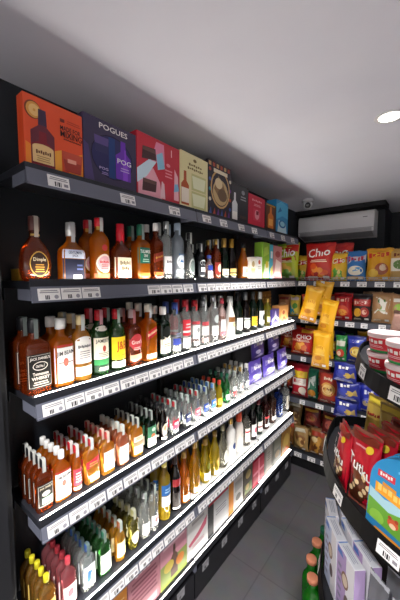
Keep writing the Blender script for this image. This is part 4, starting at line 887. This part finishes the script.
# bottom shelf: heap of snack bags
f1 = Bag('snack_bag', .165, .25, .08, '#8a5c2c', crisps(.5, .4, 10, .34, '#c9923c', '#6a3c1c', 5)+[('r', .1, .74, .9, .9, F('#a83a24')), ('d', .3, .6, .2, .1, F('#d9c08a'))], '#6a4420', 51)
f2 = Bag('snack_bag', .165, .23, .08, '#9a7a4a', crisps(.5, .42, 9, .34, '#d9b06a', '#8a5a34', 6)+[('p', [(.1, .72), (.9, .78), (.8, .92), (.2, .9)], F('#d8d0b8'))], '#7a5c34', 52)
f3 = Bag('snack_bag', .185, .2, .08, '#702422', [('d', .5, .5, .34, .22, F('#a8483a')), ('d', .55, .46, .2, .12, F('#c98a4a')), ('r', .1, .78, .9, .88, F('#d9a23a'))], '#54181a', 53)
for k, (bg, px, y, zo, rz, ro, lb) in enumerate([
    (f1, 287, FY+.08, 0, .1, .1, 'brown see-through crisp bag in the corner of bottom snack shelf'), (f2, 301, FY+.05, 0, -.1, -.06, 'beige crisp bag, front of bottom snack shelf'),
    (f1, 317, FY+.06, 0, .12, .05, 'brown crisp bag in the middle of bottom snack shelf'), (f2, 333, FY+.05, 0, .0, -.05, 'beige crisp bag beside the island, bottom snack shelf'),
    (f1, 349, FY+.06, 0, .0, .05, 'brown crisp bag behind the red biscuit bags'),
    (f1, 284, FY+.2, .02, .1, .1, 'brown crisp bag at the very back of the corner heap'), (f2, 309, FY+.2, .06, .1, .1, 'beige crisp bag at the back of bottom snack shelf'), (f1, 325, FY+.21, .08, .1, .1, 'brown crisp bag at the back of bottom snack shelf'),
    (f2, 293, FY+.14, .2, .1, .1, 'beige crisp bag on top of the brown corner heap'), (f3, 313, FY+.13, .22, -.1, -.08, 'maroon bag atop the heap, under the red and green bags'),
    (f3, 331, FY+.08, .22, .1, .06, 'maroon bag atop the heap, under the rust red bag'), (f3, 345, FY+.16, .22, .1, .06, 'maroon bag atop the heap, behind the hanging blue bags')]):
    back(bg, 4, px, y, lb, zo, .12, rz, ro)

# ------------------------------------------------------------------ round-ended island on the right
EX, EY = .13, 1.75
def outline(a, b, n=26):
    """egg-shaped plan: long rounded tip towards the entrance, short rounded back"""
    yc, p = (EY if a > .5 else EY-.15), []
    for k in range(9):
        t = PI/2*k/8; p.append((EX-a*math.sin(t), yc+.17*math.cos(t)))
    for k in range(1, n): t = PI*k/n; p.append((EX-a*math.cos(t), yc-b*math.sin(t)))
    for k in range(9):
        t = PI/2*k/8; p.append((EX+a*math.cos(t), yc+.17*math.sin(t)))
    return p
def rim(a, b, t, k=1.):
    """point on the rim at angle t (0 = aisle side, 90 = the near tip) and its outward direction"""
    t = math.radians(t)
    x, y = EX-a*k*math.cos(t), (EY if a > .5 else EY-.15)-b*k*math.sin(t)
    nx, ny = -math.cos(t)/a, -math.sin(t)/b; l = math.hypot(nx, ny)
    return x, y, nx/l, ny/l
isl = empty('island_shelf', 'black round-ended display island on the right', 'shelving', (EX, EY+.1, 0))
def slab(name, a, b, z0, z1, m, parent=isl):
    o_ = outline(a, b); n = len(o_); q = MB()
    vs = [(x-EX, y-EY-.1, z) for z in (z0, z1) for x, y in o_]
    q.add(vs, [(k, (k+1) % n, n+(k+1) % n, n+k) for k in range(n)]+[tuple(range(n))[::-1], tuple(range(n, 2*n))], m)
    return q.obj(name, parent)
def band(name, a, b, z0, z1, th, m, parent, flare=0.):
    o0, n = outline(a, b, 40), 0
    q = MB(); pts = []
    oi, oo, ob = outline(a-th, b-th, 40), outline(a, b, 40), outline(a+flare, b+flare, 40)
    n = len(oo); vs = []
    for pl, z in ((oi, z0), (ob, z0), (oo, z1), (oi, z1)): vs += [(x-EX, y-EY-.1, z) for x, y in pl]
    fs = []
    for r in range(4):
        for k in range(n-1): fs.append((r*n+k, r*n+k+1, ((r+1) % 4)*n+k+1, ((r+1) % 4)*n+k))
    fs += [(0, n, 2*n, 3*n)[::-1], (n-1, 2*n-1, 3*n-1, 4*n-1)]
    q.add(vs, fs, m)
    return q.obj(name, parent)
RBLK = M('#0b0b0d', .55, 0, .18)
TA, TB, TC = (.405, .68), (.56, .80), (.565, .81)   # the upper tier is slimmer and set back
slab('base', .505, .74, 0, .10, M('#161618', .4))
b = MB(); b.box(-.03, .03, -.16, -.10, .1, 1.75, M('#1a1b1e', .4)); b.obj('upright', isl)
for (a, bb), z0, z1, tg in ((TA, 1.485, 1.545, [(60, 0), (88, 1), (112, 0), (36, 1)]), (TB, 1.0, 1.065, [(46, 1), (68, 0), (95, 0), (18, 1)]), (TC, .39, .45, [(20, 0), (60, 1)])):
    dk = z0+(.04 if a < .5 else .01)
    s_ = slab('shelf', a-.006, bb-.006, dk-.025, dk, M('#26272b', .4, .2))
    band('rim', a, bb, z0, z1, .004, RBLK, s_, .012)
    for tt, st in tg:
        x, y, nx, ny = rim(a+.0085, bb+.0085, tt)
        t = new('price_tag', TAGS[st], s_); t.location = (x-EX, y-EY-.1, (z0+z1)/2); t.rotation_euler = (math.radians(-10), 0, math.atan2(nx, -ny))
# tubs on the upper tier
def tub_meshes():
    b = MB(); r0, r1, h = .048, .055, .058
    b.lathe([(r0*.96, 0), (r0, .002), (r1, h-.004), (r1, h)], M('#d8607a', .35), seg=32); parts = []
    def S(u, v, o):
        a = -PI/2+u*PI; rr = r0+(r1-r0)*v+o; return (rr*math.cos(a), rr*math.sin(a), v*h)
    q = MB(); paint(q, S, [('r', -1., .02, 1., .96, M('#e4566a', .35)), ('r', -.42, .24, .2, .9, M('#d02030', .35)), ('r', -.9, .2, -.5, .9, M('#f0dcd6', .4)), ('p', [(-.85, .3), (-.55, .3), (-.6, .7), (-.8, .6)], M('#3a9a4a', .4)), ('w', 5, -.36, .5, .12, .76, WHITE), ('l', -.36, .3, .12, .46, 2, M('#f0c0c4', .4)), ('p', [(.3, .2), (.52, .2), (.5, .62), (.34, .72)], M('#f0b4b8', .4)), ('l', .56, .25, .9, .8, 4, M('#f2a0ac', .4)), ('r', -.6, .02, .4, .16, M('#2f9a50', .35))], .0002, .0005, 36, 2)
    parts.append(('label', q.mesh('label')))
    q = MB(); q.lathe([(r1+.001, h-.006), (r1+.0035, h-.0065), (r1+.0045, h+.001), (r1+.0035, h+.0085), (r1+.001, h+.0095), (r1-.006, h+.0065), (.01, h+.0060)], M('#ead2d2', .3), seg=36); parts.append(('lid', q.mesh('lid')))
    return b.mesh('dessert_tub'), parts
tb, tp = tub_meshes()
TH = .0685
for x, y, nm in ((-.138, 1.225, 'stack on the left'), (-.066, 1.09, 'stack nearest the entrance'), (.08, 1.04, 'stack at the island tip')):
    for lv in (0, 1):
        o = new('dessert_tub', tb, None, (x, y, 1.5265+lv*TH), -.55+.12*lv); clean(o, '%s red and white dessert tub, %s' % (('lower', 'upper')[lv], nm), 'tub', 'red and white dessert tubs')
        for n_, me in tp: new(n_, me, o)
bk = Bag('snack_bag', .2, .2, .08, '#86675c', [('p', [(.1, .2), (.8, .25), (.9, .8), (.2, .7)], F('#92746a')), ('d', .5, .5, .2, .16, F('#6e5248'))], '#6a4d44', 61)
bk.put((-.09, 1.38, 1.5265), (-.3, 0, -.5), 'dusty pink brown bag leaning behind the tubs', 'snack bag', None)

# red biscuit bags standing on the middle tier, wafer packs behind, blue packs at the tip
TUT = [('p', [(.05, .1), (.95, .1), (.97, .4), (.6, .5), (.05, .38)], F('#7c1420')), ('p', [(.03, .04), (.97, .04), (.97, .16), (.03, .12)], F('#8e1020'))] + crisps(.5, .26, 11, .36, '#4a2414', '#6a3820', 9) + [('d', .2+.13*k, .2+.07*(k % 3), .075, .035, F('#e6cc9c')) for k in range(6)] + crisps(.62, .42, 3, .16, '#d9b884', '#5a2c18', 4) + [
    ('t', 'Tutku', .1, .56, .92, .70, WHITE, -.16), ('r', .03, .88, .97, .955, F('#7a2c1c')), ('l', .3, .8, .7, .85, 1, F('#e0a0a4')), ('d', .78, .82, .1, .05, F('#e8c430'))]
rb = Bag('biscuit_bag', .126, .275, .046, '#c4142a', TUT, '#8a4a3a', 71)
def on_rim(T, tt, kk, dz=.0):
    x, y, nx, ny = rim(*T, tt, kk); return x, y, math.atan2(nx, -ny)
GBb = 'red biscuit bags on the island'
BZ = 1.0115
rb2 = Bag('biscuit_bag', .122, .245, .046, '#c4142a', TUT, '#8a4a3a', 72)
rb2.put((-.282, 1.282, BZ), (-.08, .03, -1.02), 'red biscuit bag seen nearly edge-on at the aisle side of island', 'biscuit bag', GBb)
for k in range(6):
    rb.put((-.186+.0355*k, 1.186+.056*k, BZ), (-.1, -.04+.03*(k % 3), -.57), 'red biscuit bag in the slanting row, '+['front one with full white lettering', 'second from the front', 'third from the front', 'fourth from the front', 'fifth from the front', 'last before the wafer packs'][k], 'biscuit bag', GBb)
wf = Bag('wafer_pack', .115, .225, .045, '#a88a34', [('r', .06, .5, .94, .8, F('#c4a848')), ('p', [(.06, .5), (.94, .56), (.94, .66), (.06, .6)], F('#a8382a')), ('p', [(.1, .84), (.9, .8), (.9, .92), (.1, .94)], F('#d9c23a')), ('w', 5, .2, .54, .8, .62, F('#8a2a1c'))], '#8c7428', 81)
for k, (x, y) in enumerate([(-.235, 1.74), (-.155, 1.66), (-.05, 1.72), (.05, 1.66), (-.15, 1.80)]):
    wf.put((x, y, BZ), (-.1, .03*(-1)**k, -.5+.1*(k % 3)), 'golden green wafer pack behind the biscuit bags, %s' % ['nearest the aisle', 'second from the aisle', 'third from the aisle', 'fourth from the aisle', 'in the back row'][k], 'wafer pack', 'golden wafer packs on the island')
# bear-printed packs: round-shouldered card leaves with depth
def leaf_mesh():
    w, h, d = .18, .27, .03; n = 12
    pts = [(-w/2, 0), (w/2, 0)]
    r = .1
    for k in range(n+1): a = PI/2*k/n; pts.append((w/2-r+r*math.cos(a), h-r+r*math.sin(a)))
    for k in range(n+1): a = PI/2+PI/2*k/n; pts.append((-w/2+r+r*math.cos(a), h-r+r*math.sin(a)))
    m = len(pts); b = MB()
    b.add([(x, y, z) for y in (-d/2, d/2) for x, z in pts], [(k, m+k, m+(k+1) % m, (k+1) % m) for k in range(m)]+[tuple(range(m)), tuple(range(m, 2*m))[::-1]], M('#2f93cc', .35))
    S = lambda u, v, o: (-w/2+u*w, -d/2-o, v*h)
    g = lambda c: M(c, .4)
    paint(b, S, [('p', [(.02, .3), (.98, .3), (.98, .4), (.6, .5), (.3, .46), (.02, .52)], g('#a8d0dc')), ('p', [(.01, .01), (.99, .01), (.99, .34), (.7, .4), (.4, .34), (.01, .4)], g('#6aa43a')), ('d', .2, .2, .14, .08, g('#8cc04a')), ('d', .8, .22, .14, .08, g('#4a8a34')),
        ('p', [(.01, .01), (.99, .01), (.99, .09), (.01, .16)], g('#2d7fb4')), ('p', [(.1, .02), (.9, .01), (.6, .07), (.2, .08)], g('#d98a2e')),
        ('r', .14, .7, .46, .78, g('#d8384a')), ('w', 5, .18, .715, .42, .765, WHITE), ('r', .12, .5, .78, .62, g('#f0a42a'), -.04), ('w', 6, .16, .53, .74, .62, g('#f7d070'), -.04), ('r', .25, .62, .5, .66, g('#e0902a'), -.02),
        ('d', .5, .25, .1, .055, g('#c85a3a')), ('d', .44, .3, .035, .022, g('#a8442c')), ('d', .56, .3, .035, .022, g('#a8442c')), ('d', .5, .22, .06, .03, g('#e8c8a4')), ('d', .62, .76, .05, .035, g('#c8d84a')), ('l', .5, .84, .8, .9, 1, g('#7cc4e8'))], .0001, .0004, 4, 2)
    return b.mesh('biscuit_carton')
lf = leaf_mesh()
for k in range(5):
    o = new('biscuit_carton', lf, None, (-.076+.017*k, 1.0785+.033*k, BZ)); o.rotation_euler = (-.1, 0, -.49)
    clean(o, 'blue rounded biscuit carton with green meadow print, ' + ['front of its row', 'second in its row', 'third in its row', 'fourth in its row', 'last in its row'][k], 'biscuit carton', 'blue biscuit cartons on the island')
# white and lilac cartons on the low tier
def dumpling(colr):
    return [('r', .0, .0, .55, 1, C_(colr)), ('r', .55, 0, 1, 1, C_('#e9e7ec')), ('d', .5, .62, .2, .12, C_('#8a6a58')), ('d', .5, .62, .15, .085, C_('#d9c8b4')), ('d', .62, .34, .14, .1, C_('#6a5a5a')), ('l', .08, .1, .3, .8, 6, C_('#8a84a0')), ('p', [(.04, .9), (.4, .9), (.3, .98), (.04, .98)], C_('#5a7ec4'))]
GC = 'white cartons on the low island tier'
TOPL = M('#d9dbe2', .4)
def edge_box(p, q, th):
    # outer top edge from p to q on the plan: centre and turn of a box of that thickness behind it
    dx, dy = q[0]-p[0], q[1]-p[1]; l = math.hypot(dx, dy); ix, iy = -dy/l, dx/l
    return (p[0]+q[0])/2+ix*th/2, (p[1]+q[1])/2+iy*th/2, math.atan2(dy, dx), l
for p, q, kk, colr, lb in [((-.418, 1.585), (-.368, 1.470), .9, '#e6e8ee', 'white carton farthest along the outer row of the low tier'), ((-.379, 1.458), (-.303, 1.346), .9, '#c4cce4', 'white and blue carton in the middle of outer row'), ((-.297, 1.340), (-.210, 1.243), .9, '#b49cc8', 'white and lilac carton nearest in the outer row'),
                         ((-.362, 1.605), (-.316, 1.500), .7, '#d9dbe2', 'white carton farthest along the inner row of the low tier'), ((-.318, 1.488), (-.250, 1.390), .7, '#d9dbe2', 'white carton in the middle of inner row'), ((-.244, 1.384), (-.160, 1.292), .7, '#c4a8d0', 'lilac ended carton nearest in the inner row')]:
    x, y, rz, wd = edge_box(p, q, .045)
    hh = .295 if kk > .8 else .30
    o = carton('food_carton', wd, .045, hh, '#e4e4ea', dumpling(colr), (x, y, .4005), rz, lb, 'box', GC, side=[('r', 0, 0, 1, 1, C_('#b49cc8' if colr in ('#b49cc8', '#c4a8d0') else '#dfe0e8'))])
    q = MB(); q.box(-wd/2+.004, wd/2-.004, -.0185, .0185, hh, hh+.001, M('#d6d8df', .4))
    S = lambda u, v, oo: (-wd/2+u*wd, -.0225+v*.045, hh+.001+oo)
    paint(q, S, [('l', .15, .25, .8, .75, 3, M('#9aa0b4', .5)), ('r', .0, .05, .05, .95, M('#6f93cc', .4))], .0001, .0002, 2, 1)
    q.obj('top_flap', o)
# clear wrapped packs at the tip of the low tier
wr = glass('#d3d6dc', .45)
wb = Bag('wrapped_pack', .085, .34, .05, wr, [('r', .12, .3, .88, .42, F('#c4c8d0')), ('r', .2, .55, .8, .6, F('#dfe2e8'))], '#b9bcc4', 91)
for k, (x, y) in enumerate([(-.135, 1.205), (-.055, 1.135), (-.085, 1.275), (-.01, 1.205)]):
    wb.put((x, y, .401), (-.06, 0, -.65), 'clear wrapped grey pack on the low tier, ' + ['front left', 'front right', 'behind left', 'behind right'][k], 'pack', 'clear wrapped packs on the low tier')
# green bottles with orange caps on the floor beside the island
gm = glass('#2fae2c', .7)
def jug():
    K_ = Kind('soda_bottle', 'round', .325, .092, .092, 2, gm, M('#d98a68', .5), [lab(.95, .3, .5, film('#5cc83a')), ('d', 0, .4, .4, .06, film('#e8e04a'))], rn=.019, cap0=.92, capr=1.45)
    return K_
K = jug()
kk = K
for k, (px, py, lb) in enumerate([(312.5, 577, 'nearest green bottle with orange cap on the floor'), (311.5, 558, 'second green bottle with orange cap on the floor'), (317, 541, 'third green bottle with orange cap beside the cartons')]):
    # stands where the photo shows its cap, .32 m above the floor
    d = Fv+Rv*((px-200)/FPX)+Uv*((300-py)/FPX); t = (.322-CAMZ)/d.z
    K.put(d.x*t, d.y*t, .0005, .9+.4*k, lb, 'bottle', 'green bottles on the floor by the island')
K2 = Kind('soda_bottle', 'round', .325, .092, .092, 2, gm, greencap, [lab(.95, .3, .5, film('#5cc83a'))], rn=.019, cap0=.885, capr=1.1)
d = Fv+Rv*((322.5-200)/FPX)+Uv*((300-531)/FPX); t = (.322-CAMZ)/d.z
K2.put(d.x*t, d.y*t+.03, .0005, .3, 'green bottle with dark green cap, farthest by the island', 'bottle', 'green bottles on the floor by the island')

# ------------------------------------------------------------------ drinks cooler at the left edge
fr = empty('drinks_cooler', 'black drinks cooler at the left edge before the liquor wall', 'cooler', (-1.2, -.02, 0))
b = MB(); b.box(-.1, -.08, -.36, .375, .0, 2.1, BLACK); b.box(-.08, .1, .355, .375, 0, 2.1, M('#121317', .35)); b.box(-.08, .1, -.36, -.34, 0, 2.1, BLACK); b.box(-.08, .1, -.34, .355, 0, .12, BLACK); b.box(-.08, .1, -.34, .355, 2.0, 2.1, BLACK); b.obj('body', fr)
b = MB()
for y0, y1, z0, z1 in ((-.34, -.29, .12, 2.0), (.31, .355, .12, 2.0), (-.29, .31, .12, .17), (-.29, .31, 1.95, 2.0)): b.box(.1, .118, y0, y1, z0, z1, M('#1b1c20', .3))
dr = b.obj('door', fr)
b = MB(); b.box(.118, .14, -.27, -.255, .8, 1.4, M('#8a8c90', .3, .8)); b.obj('handle', dr)
for zz_ in (.5, .9, 1.3, 1.65):
    b = MB(); b.box(-.078, .095, -.338, .353, zz_, zz_+.012, M('#3a3c40', .4)); b.obj('shelf', fr)
for k, (zz_, c_, lb) in enumerate([(.5125, '#a8404a', 'pink red carton in the drinks cooler'), (.9125, '#8a5a2a', 'brown carton in the drinks cooler'), (1.3125, '#4a5a6a', 'blue grey carton in the drinks cooler')]):
    carton('drink_carton', .09, .09, .2, c_, [('r', .1, .3, .9, .6, C_('#c8b8a8'))], (-1.2, .255, zz_), PI/2, lb, 'carton')

# ------------------------------------------------------------------ air conditioner, camera, downlight
ax0, ax1 = -1.29, -.535
ac = empty('air_conditioner', 'white split air conditioner on the dark end wall', 'air conditioner', ((ax0+ax1)/2, YB, 2.40))
w2 = (ax1-ax0)/2; acm = M('#ecebee', .35)
pf = [(-.001, .132), (-.13, .134), (-.175, .128), (-.2, .112), (-.212, .08), (-.216, -.05), (-.205, -.085), (-.001, -.132)]
b = MB(); n = len(pf); b.add([(x, y, z) for x in (-w2, w2) for y, z in pf], [(k, n+k, n+(k+1) % n, (k+1) % n) for k in range(n)]+[tuple(range(n)), tuple(range(n, 2*n))[::-1]], acm)
b.obj('body', ac)
b = MB(); b.add([(x, y, z) for x in (-w2+.02, w2-.02) for y, z in ((-.2175, -.052), (-.207, -.088), (-.06, -.124), (-.06, -.119), (-.2, -.082), (-.211, -.05))], [(k, 6+k, 6+(k+1) % 6, (k+1) % 6) for k in range(6)]+[tuple(range(6)), tuple(range(6, 12))[::-1]], M('#b4b3b8', .35)); b.obj('air_flap', ac)
b = MB(); b.box(-w2+.002, w2-.002, -.2178, -.2155, -.0485, -.0455, M('#6a6a70', .5)); b.obj('panel_seam', ac)
b = MB(); b.box(w2-.1, w2-.06, -.2165, -.2125, .055, .062, M('#77777d', .4)); b.obj('badge', ac)
sb = MB(); sb.box(ax0-.02, -.44, YB-.25, YB-.0005, 2.548, 2.5885, M('#131417', .6)); clean(sb.obj('shadow_gap_strip_1'), kind='structure')  # dark strip standing in for the shadow gap above the air conditioner
cm = empty('security_camera', 'small white dome camera under the ceiling', 'camera', (-1.02, 2.92, ZC))
b = MB(); b.lathe([(.052, -.0005), (.055, -.004), (.055, -.022), (.045, -.03)], M('#c4c4c8', .35), seg=28); b.obj('base', cm)
b = MB()
b.lathe([(.044*math.sin(PI*k/14), -.052+.044*-math.cos(PI*k/14)*-1 if False else -.052-.044*math.cos(PI*k/14)) for k in range(1, 14)], M('#bfc0c4', .35), seg=24)
ball = b.obj('ball', cm)
d = (Vector((0, 0, CAMZ))-Vector((-1.02, 2.92, ZC-.052))).normalized()
b = MB(); b.lathe([(.024, .036), (.026, .040), (.024, .0465), (.012, .047)], M('#101114', .15), seg=20); lens = b.obj('lens', ball, (0, 0, -.052))
lens.rotation_euler = d.to_track_quat('Z', 'Y').to_euler()
dl = empty('downlight', 'round recessed ceiling downlight, glowing white', 'ceiling light', (-.215, 1.66, ZC))
b = MB(); b.lathe([(.045, -.0005), (.062, -.001), (.063, -.005), (.05, -.008), (.046, -.006)], M('#d8d8da', .4), seg=32, cap=False); b.obj('trim_ring', dl)
b = MB(); b.lathe([(.001, -.004), (.046, -.004), (.046, -.0035)], emit('downlight_glow', '#fff6e4', 14), seg=28); b.obj('diffuser', dl)

# ------------------------------------------------------------------ light of the shop, with unseen spots added for fill
def spot(x, y, e, ang=120, col=(1, .975, .96), r=.05):
    l = bpy.data.lights.new('downlight', 'SPOT'); l.energy = e; l.spot_size = math.radians(ang); l.spot_blend = .6; l.color = col; l.shadow_soft_size = r
    o = bpy.data.objects.new('downlight_and_fill', l); C.objects.link(o); o.location = (x, y, ZC-.03)
SP = 170
for x, y, k in ((-.215, 1.66, .55), (-.215, -.4, 1.1), (1.2, 1.66, .5), (1.2, -.4, 1.1), (-.215, -1.6, 1.1), (1.2, -1.6, 1.1)): spot(x, y, SP*k)  # only the first has a fixture; the others are added, unseen fill
w = bpy.data.worlds.new('world'); bpy.context.scene.world = w; w.use_nodes = True
w.node_tree.nodes['Background'].inputs[0].default_value = (.02, .02, .025, 1)
sc = bpy.context.scene
sc.view_settings.view_transform = 'Standard'; sc.view_settings.look = 'None'; sc.view_settings.gamma = 1; sc.view_settings.use_curve_mapping = False
sc.view_settings.exposure = 0.35
sc.cycles.use_denoising = True
sc.cycles.max_bounces = 12; sc.cycles.diffuse_bounces = 5; sc.cycles.transparent_max_bounces = 24
sc.cycles.sample_clamp_indirect = 6
